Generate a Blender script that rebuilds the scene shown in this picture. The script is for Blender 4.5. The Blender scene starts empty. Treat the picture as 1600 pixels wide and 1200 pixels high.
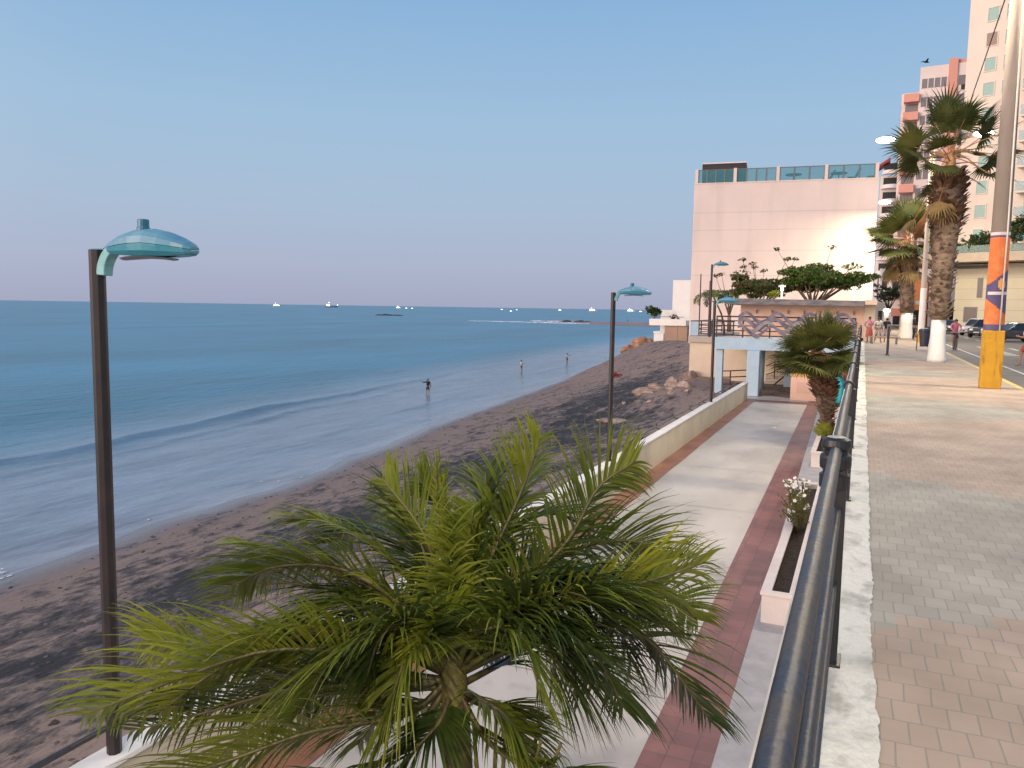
import bpy, bmesh, math, random
from mathutils import Vector, Matrix, noise
R = math.radians
random.seed(7)
S = bpy.context.scene
COL = S.collection

# ------------------------------------------------------------ camera
EYE = 1.9
YAW, PITCH, ROLL = R(23.9), math.atan(119.3/1230), 0.015
cam_d = bpy.data.cameras.new('camera')
cam = bpy.data.objects.new('camera', cam_d)
COL.objects.link(cam)
fw = Vector((-math.sin(YAW)*math.cos(PITCH), math.cos(YAW)*math.cos(PITCH), -math.sin(PITCH)))
ri = Vector((math.cos(YAW), math.sin(YAW), 0))
up = ri.cross(fw)
ri2 = ri*math.cos(ROLL) + up*math.sin(ROLL)
up2 = -ri*math.sin(ROLL) + up*math.cos(ROLL)
cam.matrix_world = Matrix(((ri2.x, up2.x, -fw.x, 0), (ri2.y, up2.y, -fw.y, 0), (ri2.z, up2.z, -fw.z, EYE), (0, 0, 0, 1)))
cam_d.sensor_width = 36
cam_d.lens = 1230/1600*36
cam_d.clip_start = 0.05
cam_d.clip_end = 60000
S.camera = cam

# ------------------------------------------------------------ world: dusk sky, sun just gone behind the camera
SUN_AZ = Vector((-0.62, -0.78, 0)).normalized()
W = bpy.data.worlds.new('World')
S.world = W
W.use_nodes = True
nt = W.node_tree
N, LK = nt.nodes, nt.links
bg = N['Background']
sky = N.new('ShaderNodeTexSky')
sky.sky_type = 'NISHITA'
sky.sun_disc = False
sky.sun_elevation = R(2)
sky.sun_rotation = math.atan2(SUN_AZ.x, SUN_AZ.y)
sky.ozone_density = 4
tc = N.new('ShaderNodeTexCoord')
sp = N.new('ShaderNodeSeparateXYZ')
LK.new(tc.outputs['Generated'], sp.inputs[0])
rp = N.new('ShaderNodeValToRGB')
LK.new(sp.outputs['Z'], rp.inputs[0])
els = rp.color_ramp.elements
stops = [(0.0, (.385, .415, .56)), (.05, (.43, .48, .63)), (.13, (.41, .535, .69)), (.22, (.365, .54, .73)), (.36, (.26, .46, .715)), (1.0, (.12, .27, .58))]
els[0].position, els[0].color = stops[0][0], (*stops[0][1], 1)
els[1].position, els[1].color = stops[-1][0], (*stops[-1][1], 1)
for p_, c_ in stops[1:-1]:
    e = els.new(p_)
    e.color = (*c_, 1)
dot = N.new('ShaderNodeVectorMath')
dot.operation = 'DOT_PRODUCT'
LK.new(tc.outputs['Generated'], dot.inputs[0])
dot.inputs[1].default_value = (SUN_AZ.x*.97, SUN_AZ.y*.97, .22)
mr = N.new('ShaderNodeMapRange')
mr.inputs['From Min'].default_value = 0.0
mr.inputs['From Max'].default_value = 1.0
LK.new(dot.outputs['Value'], mr.inputs['Value'])
pw = N.new('ShaderNodeMath')
pw.operation = 'POWER'
pw.inputs[1].default_value = 2.2
LK.new(mr.outputs[0], pw.inputs[0])
wm = N.new('ShaderNodeMix')
wm.data_type = 'RGBA'
wm.blend_type = 'ADD'
wm.inputs['B'].default_value = (1.65, 1.08, .80, 1)
LK.new(pw.outputs[0], wm.inputs['Factor'])
LK.new(rp.outputs[0], wm.inputs['A'])
sm = N.new('ShaderNodeMix')                      # the Nishita sky, at its physical strength, blended with the dusk gradient
sm.data_type = 'RGBA'
sm.inputs['Factor'].default_value = .9
sc_ = N.new('ShaderNodeVectorMath')
sc_.operation = 'SCALE'
sc_.inputs['Scale'].default_value = .12
LK.new(sky.outputs[0], sc_.inputs[0])
LK.new(sc_.outputs[0], sm.inputs['A'])
LK.new(wm.outputs['Result'], sm.inputs['B'])
LK.new(sm.outputs['Result'], bg.inputs[0])
bg.inputs[1].default_value = 1.0

# ------------------------------------------------------------ sun: very soft afterglow from behind the camera, over the sea
sl = bpy.data.lights.new('sun', 'SUN')
sl.energy = 2.1
sl.angle = R(35)
sl.color = (1, .80, .66)
so = bpy.data.objects.new('sun', sl)
COL.objects.link(so)
so.rotation_euler = Vector((SUN_AZ.x, SUN_AZ.y, .15)).to_track_quat('Z', 'Y').to_euler()

S.view_settings.view_transform = 'Standard'
S.view_settings.look = 'None'
S.view_settings.gamma = 1
S.view_settings.exposure = .1
S.render.engine = 'CYCLES'
S.cycles.max_bounces = 6
S.cycles.sample_clamp_indirect = 4

# ------------------------------------------------------------ helpers
def tag(o, label=None, cat=None, group=None, kind=None):
    if label: o['label'] = label
    if cat: o['category'] = cat
    if group: o['group'] = group
    if kind: o['kind'] = kind
    return o

def thing(name, label, cat, loc=(0, 0, 0), rz=0, group=None):
    o = bpy.data.objects.new(name, None)
    o.empty_display_size = .2
    COL.objects.link(o)
    o.location = loc
    o.rotation_euler.z = rz
    return tag(o, label, cat, group)

def copy_tree(o, parent=None):
    c = o.copy()
    COL.objects.link(c)
    if parent: c.parent = parent
    for ch in list(o.children):
        copy_tree(ch, c)
    return c

def M(name, col, rough=.6, col2=None, vscale=3., bump=0., bscale=20., metal=0., stretch=(1, 1, 1), emit=0., trans=0., detail=4., lo=.38, hi=.62, coat=0., spec=None):
    m = bpy.data.materials.new(name)
    m.use_nodes = True
    n, l = m.node_tree.nodes, m.node_tree.links
    b = n['Principled BSDF']
    b.inputs['Base Color'].default_value = (*col, 1)
    b.inputs['Roughness'].default_value = rough
    b.inputs['Metallic'].default_value = metal
    b.inputs['Coat Weight'].default_value = coat
    if spec is not None: b.inputs['Specular IOR Level'].default_value = spec
    t = n.new('ShaderNodeTexCoord')
    mp = n.new('ShaderNodeMapping')
    mp.inputs['Scale'].default_value = stretch
    l.new(t.outputs['Object'], mp.inputs['Vector'])
    m['vec'] = mp.name
    if col2:
        nz = n.new('ShaderNodeTexNoise')
        nz.inputs['Scale'].default_value = vscale
        nz.inputs['Detail'].default_value = detail
        nz.inputs['Roughness'].default_value = .62
        l.new(mp.outputs[0], nz.inputs['Vector'])
        r = n.new('ShaderNodeValToRGB')
        r.color_ramp.elements[0].position = lo
        r.color_ramp.elements[1].position = hi
        r.color_ramp.elements[0].color = (*col, 1)
        r.color_ramp.elements[1].color = (*col2, 1)
        l.new(nz.outputs['Fac'], r.inputs[0])
        l.new(r.outputs[0], b.inputs['Base Color'])
    if bump:
        nb = n.new('ShaderNodeTexNoise')
        nb.inputs['Scale'].default_value = bscale
        nb.inputs['Detail'].default_value = 5
        l.new(mp.outputs[0], nb.inputs['Vector'])
        bp = n.new('ShaderNodeBump')
        bp.inputs['Strength'].default_value = bump
        bp.inputs['Distance'].default_value = .05
        l.new(nb.outputs['Fac'], bp.inputs['Height'])
        l.new(bp.outputs[0], b.inputs['Normal'])
    if emit:
        b.inputs['Emission Color'].default_value = (*col, 1)
        b.inputs['Emission Strength'].default_value = emit
    if trans:
        tr = n.new('ShaderNodeBsdfTranslucent')
        tr.inputs['Color'].default_value = (*col, 1)
        if col2: l.new(r.outputs[0], tr.inputs['Color'])
        mx = n.new('ShaderNodeMixShader')
        mx.inputs[0].default_value = trans
        l.new(b.outputs[0], mx.inputs[1])
        l.new(tr.outputs[0], mx.inputs[2])
        l.new(mx.outputs[0], n['Material Output'].inputs[0])
    return m

def brick_mat(name, c1, c2, mortar, bw, bh, msize=.02, rough=.7, off=.5, swap=False, bump=.3, patches=None, stains=.0, bias=0.):
    m = bpy.data.materials.new(name)
    m.use_nodes = True
    n, l = m.node_tree.nodes, m.node_tree.links
    b = n['Principled BSDF']
    b.inputs['Roughness'].default_value = rough
    t = n.new('ShaderNodeTexCoord')
    mp = n.new('ShaderNodeMapping')
    if swap: mp.inputs['Rotation'].default_value = (0, 0, R(90))
    l.new(t.outputs['Object'], mp.inputs[0])
    # a little waviness so the courses are not ruler-straight
    wn = n.new('ShaderNodeTexNoise'); wn.inputs['Scale'].default_value = 1.4
    l.new(mp.outputs[0], wn.inputs['Vector'])
    wa = n.new('ShaderNodeVectorMath'); wa.operation = 'MULTIPLY_ADD'
    wa.inputs[1].default_value = (.05, .05, 0)
    l.new(wn.outputs['Color'], wa.inputs[0]); l.new(mp.outputs[0], wa.inputs[2])
    br = n.new('ShaderNodeTexBrick')
    br.offset = off
    br.inputs['Scale'].default_value = 1
    br.inputs['Brick Width'].default_value = bw
    br.inputs['Row Height'].default_value = bh
    br.inputs['Mortar Size'].default_value = msize
    br.inputs['Mortar Smooth'].default_value = .3
    br.inputs['Bias'].default_value = bias
    br.inputs['Color1'].default_value = (*c1, 1)
    br.inputs['Color2'].default_value = (*c2, 1)
    br.inputs['Mortar'].default_value = (*mortar, 1)
    l.new(wa.outputs[0], br.inputs['Vector'])
    out = br.outputs['Color']
    if patches:
        # alternate bands of red and grey pavers across the walk, edges stepped along the courses
        sp_ = n.new('ShaderNodeSeparateXYZ'); l.new(t.outputs['Object'], sp_.inputs[0])
        def math_(op, a, b_=None):
            q = n.new('ShaderNodeMath'); q.operation = op
            for i_, v_ in enumerate((a, b_)):
                if v_ is None: continue
                if isinstance(v_, (int, float)): q.inputs[i_].default_value = v_
                else: l.new(v_, q.inputs[i_])
            return q.outputs[0]
        yy = math_('SNAP', sp_.outputs['Y'], .27)
        xx = math_('SNAP', sp_.outputs['X'], .14)
        ph = math_('ABSOLUTE', math_('SUBTRACT', math_('MODULO', math_('ADD', yy, patches[0]), patches[1]), patches[1]/2))
        sel = math_('GREATER_THAN', ph, math_('MAXIMUM', math_('SUBTRACT', patches[2], math_('MULTIPLY', xx, .55)), .7))
        br2 = n.new('ShaderNodeTexBrick'); br2.offset = off
        for k in ('Scale', 'Brick Width', 'Row Height', 'Mortar Size', 'Mortar Smooth', 'Bias'):
            br2.inputs[k].default_value = br.inputs[k].default_value
        br2.inputs['Color1'].default_value = (*patches[3], 1)
        br2.inputs['Color2'].default_value = (*patches[4], 1)
        br2.inputs['Mortar'].default_value = (*mortar, 1)
        l.new(wa.outputs[0], br2.inputs['Vector'])
        mx = n.new('ShaderNodeMix'); mx.data_type = 'RGBA'
        l.new(sel, mx.inputs['Factor']); l.new(br.outputs['Color'], mx.inputs['A']); l.new(br2.outputs['Color'], mx.inputs['B'])
        out = mx.outputs['Result']
    if stains:
        ns = n.new('ShaderNodeTexNoise'); ns.inputs['Scale'].default_value = .9; ns.inputs['Detail'].default_value = 6
        l.new(t.outputs['Object'], ns.inputs['Vector'])
        rr = n.new('ShaderNodeMapRange')
        rr.inputs['From Min'].default_value = .35; rr.inputs['From Max'].default_value = .68
        rr.inputs['To Min'].default_value = 1-stains; rr.inputs['To Max'].default_value = 1.08
        l.new(ns.outputs['Fac'], rr.inputs['Value'])
        ms = n.new('ShaderNodeMix'); ms.data_type = 'RGBA'; ms.blend_type = 'MULTIPLY'; ms.inputs['Factor'].default_value = 1
        l.new(out, ms.inputs['A']); l.new(rr.outputs[0], ms.inputs['B'])
        out = ms.outputs['Result']
    l.new(out, b.inputs['Base Color'])
    if bump:
        bp = n.new('ShaderNodeBump'); bp.inputs['Strength'].default_value = bump; bp.inputs['Distance'].default_value = .02
        bp.invert = True
        l.new(br.outputs['Fac'], bp.inputs['Height']); l.new(bp.outputs[0], b.inputs['Normal'])
    return m

class MB:
    def __init__(s): s.bm = bmesh.new(); s.mi = 0
    def v(s, p): return s.bm.verts.new(p)
    def f(s, vs):
        try: fc = s.bm.faces.new(vs)
        except ValueError: return None
        fc.material_index = s.mi
        return fc
    def poly(s, pts): return s.f([s.v(p) for p in pts])
    def box(s, x0, x1, y0, y1, z0, z1):
        a = [s.v((x, y, z)) for z in (z0, z1) for y in (y0, y1) for x in (x0, x1)]
        for q in ((0, 2, 3, 1), (4, 5, 7, 6), (0, 1, 5, 4), (2, 6, 7, 3), (0, 4, 6, 2), (1, 3, 7, 5)):
            s.f([a[i] for i in q])
        return s
    def hexa(s, pts):           # 4 bottom, 4 top, anticlockwise from above
        a = [s.v(p) for p in pts]
        for q in ((3, 2, 1, 0), (4, 5, 6, 7), (0, 1, 5, 4), (1, 2, 6, 5), (2, 3, 7, 6), (3, 0, 4, 7)):
            s.f([a[i] for i in q])
        return s
    def tube(s, pts, r, n=8, cap=True, flat=1.):
        pts = [Vector(p) for p in pts]
        rs = r if isinstance(r, (list, tuple)) else [r]*len(pts)
        rings = []
        pu = None
        for i, p in enumerate(pts):
            d = (pts[min(i+1, len(pts)-1)]-pts[max(i-1, 0)])
            if d.length < 1e-9: d = Vector((0, 0, 1))
            d.normalize()
            if pu is None:
                a = Vector((0, 0, 1)) if abs(d.z) < .9 else Vector((1, 0, 0))
                u = d.cross(a).normalized()
            else:
                u = (pu-d*pu.dot(d)).normalized()
            pu = u
            w = d.cross(u)
            rings.append([s.v(p+(u*math.cos(2*math.pi*k/n)+w*flat*math.sin(2*math.pi*k/n))*rs[i]) for k in range(n)])
        for a, b in zip(rings, rings[1:]):
            for k in range(n):
                s.f([a[k], a[(k+1) % n], b[(k+1) % n], b[k]])
        if cap:
            s.f(rings[0][::-1]); s.f(rings[-1])
        return s
    def lathe(s, prof, n=16, c=(0, 0, 0), cap=True):
        rings = [[s.v((c[0]+r*math.cos(2*math.pi*k/n), c[1]+r*math.sin(2*math.pi*k/n), c[2]+z)) for k in range(n)] for r, z in prof]
        for a, b in zip(rings, rings[1:]):
            for k in range(n):
                s.f([a[k], a[(k+1) % n], b[(k+1) % n], b[k]])
        if cap:
            s.f(rings[0][::-1]); s.f(rings[-1])
        return s
    def loft(s, secs, cap=True, closed=True):
        rings = [[s.v(p) for p in sec] for sec in secs]
        n = len(rings[0])
        for a, b in zip(rings, rings[1:]):
            for k in range(n if closed else n-1):
                s.f([a[k], a[(k+1) % n], b[(k+1) % n], b[k]])
        if cap and closed:
            s.f(rings[0][::-1]); s.f(rings[-1])
        return s
    def ball(s, c, r, sub=2, sc=(1, 1, 1), jit=0.):
        g = bmesh.ops.create_icosphere(s.bm, subdivisions=sub, radius=1)
        for v in g['verts']:
            k = 1+jit*noise.noise(v.co*1.7+Vector(c)*3.1)
            v.co = Vector((c[0]+v.co.x*r*sc[0]*k, c[1]+v.co.y*r*sc[1]*k, c[2]+v.co.z*r*sc[2]*k))
        return s
    def build(s, name, mat, parent=None, smooth=False, bevel=0., fix=True):
        if fix: bmesh.ops.recalc_face_normals(s.bm, faces=s.bm.faces)
        me = bpy.data.meshes.new(name)
        s.bm.to_mesh(me); s.bm.free()
        for m in (mat if isinstance(mat, (list, tuple)) else [mat]): me.materials.append(m)
        if smooth:
            me.polygons.foreach_set('use_smooth', [True]*len(me.polygons))
        o = bpy.data.objects.new(name, me)
        COL.objects.link(o)
        if parent: o.parent = parent
        if bevel:
            b = o.modifiers.new('bevel', 'BEVEL'); b.width = bevel; b.segments = 2; b.limit_method = 'ANGLE'; b.angle_limit = R(40)
        return o

def bx(name, mat, parent, *a, bevel=0.):
    return MB().box(*a).build(name, mat, parent, bevel=bevel)

def lerp(tab, x):
    if x <= tab[0][0]: return tab[0][1]
    for (a, b), (c, d) in zip(tab, tab[1:]):
        if x <= c: return b+(d-b)*(x-a)/(c-a)
    return tab[-1][1]
U = random.uniform
# ============================================================ SETTING: sea, beach, land
XS = [(-60, -20), (-20, -22), (15, -24.5), (22, -25.6), (30, -25.8), (38, -27), (55, -29.7), (72, -31.8), (96, -34.3), (136, -37.9), (171, -39.3), (200, -40.2), (300, -44), (420, -50)]
XW = [(46, -6.1), (52, -10.4), (75, -12), (93, -19), (100, -20), (130, -30), (170, -33), (200, -34), (420, -42)]
ZT = [(-60, -3.95), (30, -3.9), (44, -3.5), (52, -3.15), (75, -2.6), (93, -1.9), (115, -2.6), (130, -3.2), (150, -4.6), (170, -6.0), (420, -6.3)]
SEA = -7.0
def shore(y):
    return lerp(XS, y)+.55*noise.noise(Vector((y*.11, 3.3, 0)))+.25*noise.noise(Vector((y*.42, 9.1, 0)))
def beach_z(x, y):
    xs, xw, zt = shore(y), lerp(XW, y), lerp(ZT, y)
    t = (x-xs)/(xw-xs)
    if t < 0: z = SEA+max((x-xs)*.05, -1.5)
    elif t < 1: e_ = lerp([(80, 1.), (110, 0.)], y); z = SEA+(zt-SEA)*(e_*(.35*t+.65*t**1.6)+(1-e_)*(1-(1-t)**2.2))
    else: z = zt
    k = max(0., min(1., t*3))
    z += k*(.11*noise.noise(Vector((x*.35, y*.22, 1)))+.07*noise.noise(Vector((x*1.3, y*.9, 5)))+.035*noise.noise(Vector((x*3.7, y*2.9, 8))))
    return z

def attr(o, name, vals):
    a = o.data.attributes.new(name, 'FLOAT', 'POINT')
    a.data.foreach_set('value', vals)

ys = []
y = -40.
while y < 420:
    ys.append(y); y += .34 if -2 < y < 45 else (.55 if y < 75 else max(.6, (y-75)*.03+.6))
ts = [-.7+1.0*(i/30) for i in range(18)] + [-.13+1.13*(i/150) for i in range(151)] + [1.15, 1.4, 2.0]
ts = sorted(set(ts))
b = MB()
rows, wet, deb = [], [], []
for y in ys:
    xs, xw = shore(y), lerp(XW, y)
    row = []
    for t in ts:
        x = xs+(xw-xs)*t
        z = beach_z(x, y)
        row.append(b.v((x, y, z)))
        wet.append(max(0., min(1., 1-(x-xs)/2.6)))
        q = .5*noise.noise(Vector((x*.13, y*.05, 2)))+.28*noise.noise(Vector((x*.5, y*.2, 4)))
        cen = lerp([(0, .45), (30, .5), (60, .62), (90, .8), (140, .8)], y)
        w_ = math.exp(-((t-cen-q*.35)/.24)**2)
        w_ *= lerp([(0, .8), (45, 1.), (70, .9), (82, .2), (130, 0)], y)
        deb.append(max(0., min(1., w_+q*.45)))
    rows.append(row)
for a, c in zip(rows, rows[1:]):
    for i in range(len(a)-1):
        b.f([a[i], a[i+1], c[i+1], c[i]])

sand = bpy.data.materials.new('beach_sand')
sand.use_nodes = True
n, l = sand.node_tree.nodes, sand.node_tree.links
P = n['Principled BSDF']
t_ = n.new('ShaderNodeTexCoord')
mp = n.new('ShaderNodeMapping'); mp.inputs['Scale'].default_value = (1, .55, 1); mp.inputs['Rotation'].default_value = (0, 0, R(8))
l.new(t_.outputs['Object'], mp.inputs[0])
def nz(scale, det=6, rough=.65):
    q = n.new('ShaderNodeTexNoise'); q.inputs['Scale'].default_value = scale; q.inputs['Detail'].default_value = det; q.inputs['Roughness'].default_value = rough
    l.new(mp.outputs[0], q.inputs['Vector']); return q.outputs['Fac']
def mt(op, a, c, clamp=False):
    q = n.new('ShaderNodeMath'); q.operation = op; q.use_clamp = clamp
    for i_, v_ in enumerate((a, c)):
        if isinstance(v_, (int, float)): q.inputs[i_].default_value = v_
        else: l.new(v_, q.inputs[i_])
    return q.outputs[0]
ad = n.new('ShaderNodeAttribute'); ad.attribute_name = 'debris'
aw = n.new('ShaderNodeAttribute'); aw.attribute_name = 'wet'
fine, mid = nz(2.6, 8, .72), nz(.75)
fac = mt('ADD', mt('MULTIPLY', ad.outputs['Fac'], .85), mt('ADD', mt('MULTIPLY', mt('SUBTRACT', fine, .5), 3.0), mt('MULTIPLY', mt('SUBTRACT', mid, .5), 2.6)), True)
r1 = n.new('ShaderNodeValToRGB'); l.new(fac, r1.inputs[0])
e = r1.color_ramp.elements
e[0].position = .12; e[0].color = (.245, .18, .145, 1)
e[1].position = .85; e[1].color = (.016, .016, .018, 1)
k = e.new(.45); k.color = (.105, .085, .077, 1)
wm2 = n.new('ShaderNodeMix'); wm2.data_type = 'RGBA'; wm2.inputs['B'].default_value = (.15, .115, .105, 1)
l.new(mt('MULTIPLY', aw.outputs['Fac'], .8), wm2.inputs['Factor']); l.new(r1.outputs[0], wm2.inputs['A'])
l.new(wm2.outputs['Result'], P.inputs['Base Color'])
rr = n.new('ShaderNodeMapRange'); rr.inputs['To Min'].default_value = .85; rr.inputs['To Max'].default_value = .16
rr.inputs['From Min'].default_value = .15; rr.inputs['From Max'].default_value = .8
l.new(aw.outputs['Fac'], rr.inputs['Value']); l.new(rr.outputs[0], P.inputs['Roughness'])
bp = n.new('ShaderNodeBump'); bp.inputs['Distance'].default_value = .12
l.new(mt('SUBTRACT', .8, mt('MULTIPLY', aw.outputs['Fac'], .8)), bp.inputs['Strength'])
l.new(mt('ADD', nz(4.5, 8, .7), mt('MULTIPLY', mid, .6)), bp.inputs['Height']); l.new(bp.outputs[0], P.inputs['Normal'])
beach = b.build('beach', sand, smooth=True)
tag(beach, kind='structure')
attr(beach, 'wet', wet); attr(beach, 'debris', deb)

# ---- sea
ys = [-400, -150, -70, -40]
y = -25.
while y < 30000:
    ys.append(y); y += .6 if y < 80 else (y-80)*.05+.6
ds = [-7, -4, -2]
d = -1.
while d < 30000:
    ds.append(d); d += .3 if d < 24 else (d-24)*.055+.3
b = MB()
rows, shal = [], []
for y in ys:
    xs = shore(y)
    row = []
    for d in ds:
        x = xs-d
        z = SEA
        if d > 0 and d < 160 and y < 260:
            g = 17.2-.012*y+1.3*noise.noise(Vector((y*.035, 1.7, 0)))+.5*noise.noise(Vector((y*.16, 7.7, 0)))
            a1 = lerp([(-30, .34), (40, .36), (62, .3), (80, .12), (100, .05), (180, 0)], y)*(.75+.5*noise.noise(Vector((y*.09, 5, 0))))
            u = d-g
            z += a1*math.exp(-(u/(.32 if u < 0 else 1.5))**2)
            u = d-g+3.1
            z += .42*a1*math.exp(-(u/(.3 if u < 0 else 1.1))**2)
            u = d-5.5-1.2*noise.noise(Vector((y*.06, 2.2, 0)))
            z += .07*math.exp(-(u/(.25 if u < 0 else 1.3))**2)*max(0., noise.noise(Vector((y*.04, 8.2, 0)))+.45)
            kk = min(1., d/12)
            z += kk*(.05*noise.noise(Vector((x*.33, y*.12, 0)))+.025*noise.noise(Vector((x*1.1, y*.5, 3))))
        row.append(b.v((x, y, z)))
        shal.append(max(0., min(1., 1-(d-12)/16))*(.75+.25*max(0, min(1, 1-d/4))) if d > -9 else 1)
    rows.append(row)
for a, c in zip(rows, rows[1:]):
    for i in range(len(a)-1):
        b.f([a[i], a[i+1], c[i+1], c[i]])
water = bpy.data.materials.new('sea_water')
water.use_nodes = True
n, l = water.node_tree.nodes, water.node_tree.links
P = n['Principled BSDF']
P.inputs['IOR'].default_value = 1.33
P.inputs['Specular IOR Level'].default_value = .34
t_ = n.new('ShaderNodeTexCoord')
mp = n.new('ShaderNodeMapping'); mp.inputs['Scale'].default_value = (1, .38, 1); mp.inputs['Rotation'].default_value = (0, 0, R(-8))
l.new(t_.outputs['Object'], mp.inputs[0])
ash = n.new('ShaderNodeAttribute'); ash.attribute_name = 'shallow'
pn = nz(.035, 3)
cm = n.new('ShaderNodeMix'); cm.data_type = 'RGBA'
cm.inputs['A'].default_value = (.055, .24, .325, 1); cm.inputs['B'].default_value = (.295, .305, .33, 1)
l.new(ash.outputs['Fac'], cm.inputs['Factor'])
c2 = n.new('ShaderNodeMix'); c2.data_type = 'RGBA'; c2.blend_type = 'MULTIPLY'; c2.inputs['Factor'].default_value = 1
rv = n.new('ShaderNodeMapRange'); rv.inputs['From Min'].default_value = .3; rv.inputs['From Max'].default_value = .7; rv.inputs['To Min'].default_value = .72; rv.inputs['To Max'].default_value = 1.25
l.new(pn, rv.inputs['Value']); l.new(cm.outputs['Result'], c2.inputs['A']); l.new(rv.outputs[0], c2.inputs['B'])
# streaks of silt and spent foam in the shallows
sk_ = n.new('ShaderNodeMapping'); sk_.inputs['Scale'].default_value = (.55, .10, 1); sk_.inputs['Rotation'].default_value = (0, 0, R(-8)); l.new(t_.outputs['Object'], sk_.inputs[0])
sn = n.new('ShaderNodeTexNoise'); sn.inputs['Scale'].default_value = 1.5; sn.inputs['Detail'].default_value = 8; sn.inputs['Roughness'].default_value = .7; l.new(sk_.outputs[0], sn.inputs['Vector'])
sr = n.new('ShaderNodeMapRange'); sr.inputs['From Min'].default_value = .35; sr.inputs['From Max'].default_value = .66; sr.inputs['To Min'].default_value = .62; sr.inputs['To Max'].default_value = 1.22; l.new(sn.outputs['Fac'], sr.inputs['Value'])
c3 = n.new('ShaderNodeMix'); c3.data_type = 'RGBA'; c3.blend_type = 'MULTIPLY'; l.new(ash.outputs['Fac'], c3.inputs['Factor']); l.new(c2.outputs['Result'], c3.inputs['A']); l.new(sr.outputs[0], c3.inputs['B'])
l.new(c3.outputs['Result'], P.inputs['Base Color'])
rr = n.new('ShaderNodeMapRange'); rr.inputs['To Min'].default_value = .30; rr.inputs['To Max'].default_value = .16
l.new(ash.outputs['Fac'], rr.inputs['Value']); l.new(rr.outputs[0], P.inputs['Roughness'])
bp = n.new('ShaderNodeBump'); bp.inputs['Distance'].default_value = .35
l.new(mt('SUBTRACT', .66, mt('MULTIPLY', ash.outputs['Fac'], .40)), bp.inputs['Strength'])
l.new(mt('ADD', nz(.8, 5, .6), mt('MULTIPLY', nz(.16, 4), 1.5)), bp.inputs['Height'])
l.new(bp.outputs[0], P.inputs['Normal'])
sea = b.build('sea', water, smooth=True)
tag(sea, kind='structure')
attr(sea, 'shallow', shal)

# ---- far spit of sand, reef rocks and a line of breakers
m_spit = M('spit_sand', (.30, .20, .17), .9, (.42, .29, .25), .1, bump=.3, bscale=.5)
b = MB()
rows = []
for i in range(60):
    x = -215+i*3
    row = []
    for j in range(15):
        u = j/7-1
        yc = 465-.25*(x+120)
        hh = lerp([(-215, -.4), (-170, .5), (-120, 1.2), (-40, 1.8)], x)
        row.append(b.v((x, yc+u*(20+(x+215)*.30), SEA+hh*(1-u*u)*1.2-.15+.2*noise.noise(Vector((x*.1, u*2, 0))))))
    rows.append(row)
for a, c in zip(rows, rows[1:]):
    for i in range(14): b.f([a[i], c[i], c[i+1], a[i+1]])
tag(b.build('sand_spit', m_spit, smooth=True), kind='structure')

m_reef = M('reef_rock', (.035, .035, .04), .8, (.09, .08, .08), 1.5, bump=.6, bscale=2)
def reef(label, pts):
    b = MB()
    for (x, y, r, h) in pts:
        b.ball((x, y, SEA), 1, 2, (r, r*.7, h), .5)
    tag(b.build('reef_rock', m_reef, smooth=False), label, 'reef', 'reef rocks offshore')
reef('low dark reef breaking the open sea surface far offshore', [(-398+U(-12, 12), 620+U(-8, 8), U(3, 6), U(.5, 1.3)) for _ in range(12)])
reef('dark reef rocks among the white breakers off the sand spit', [(-166+U(-9, 8), 478+U(-6, 6), U(2, 4), U(.6, 1.6)) for _ in range(14)])
m_foam = M('sea_foam', (.72, .74, .78), .9, (.5, .55, .62), .5)
b = MB()
for k in range(240):
    x = U(-1, 1)
    cx = -160+x*70; cy = 462+U(-3, 3)-.15*(cx+160)-18+abs(U(0, 1))*4
    L_ = U(2, 6); h = U(.1, .55)*(1-abs(x)*.7)
    b.ball((cx, cy, SEA+.05), 1, 1, (L_, .8, h), .4)
for k in range(130):
    cx = -178+U(-26, 8); cy = 500+U(-3, 3)
    b.ball((cx, cy, SEA+.05), 1, 1, (U(1.5, 5), .8, U(.1, .5)), .4)
tag(b.build('breakers', m_foam, smooth=True), 'white line of breakers along the reef and the sand spit', 'surf', kind='stuff')
# small foam scraps at the swash edge
b = MB()
for k in range(22):
    y = random.choice([U(15.2, 16.6), U(8, 60)]); x = shore(y)-U(-.15, 1.4)
    z = max(SEA+.02, beach_z(x, y)+.01)
    b.ball((x, y, z), 1, 1, (U(.03, .07), U(.06, .22), .008), .5)
tag(b.build('foam_scraps', m_foam, smooth=True), 'thin scraps of white foam along the water edge', 'foam', kind='stuff')

# ---- beach litter: stones and clods
m_clod = M('beach_stone', (.03, .027, .027), .85, (.16, .12, .10), 1.2, detail=2)
b = MB()
for k in range(3600):
    y = 3+U(0, 1)**1.5*75
    xs, xw = shore(y), lerp(XW, y)
    t = min(.99, max(.07, random.gauss(.55, .25)))
    x = xs+(xw-xs)*t
    r = U(.02, .07)*(1.6 if random.random() < .1 else 1)
    q = beach_z(x, y)
    g = bmesh.ops.create_icosphere(b.bm, subdivisions=1, radius=1)
    rz = U(0, 3); a_, c_ = U(.7, 1.6), U(.35, .8)
    for v in g['verts']:
        p = v.co*U(.8, 1.15)
        v.co = Vector((x+r*(p.x*a_*math.cos(rz)-p.y*math.sin(rz)), y+r*(p.x*a_*math.sin(rz)+p.y*math.cos(rz)), q+r*c_*p.z))
tag(b.build('beach_stones', m_clod), 'dark stones and clods strewn over the sand', 'stones', kind='stuff')

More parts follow.
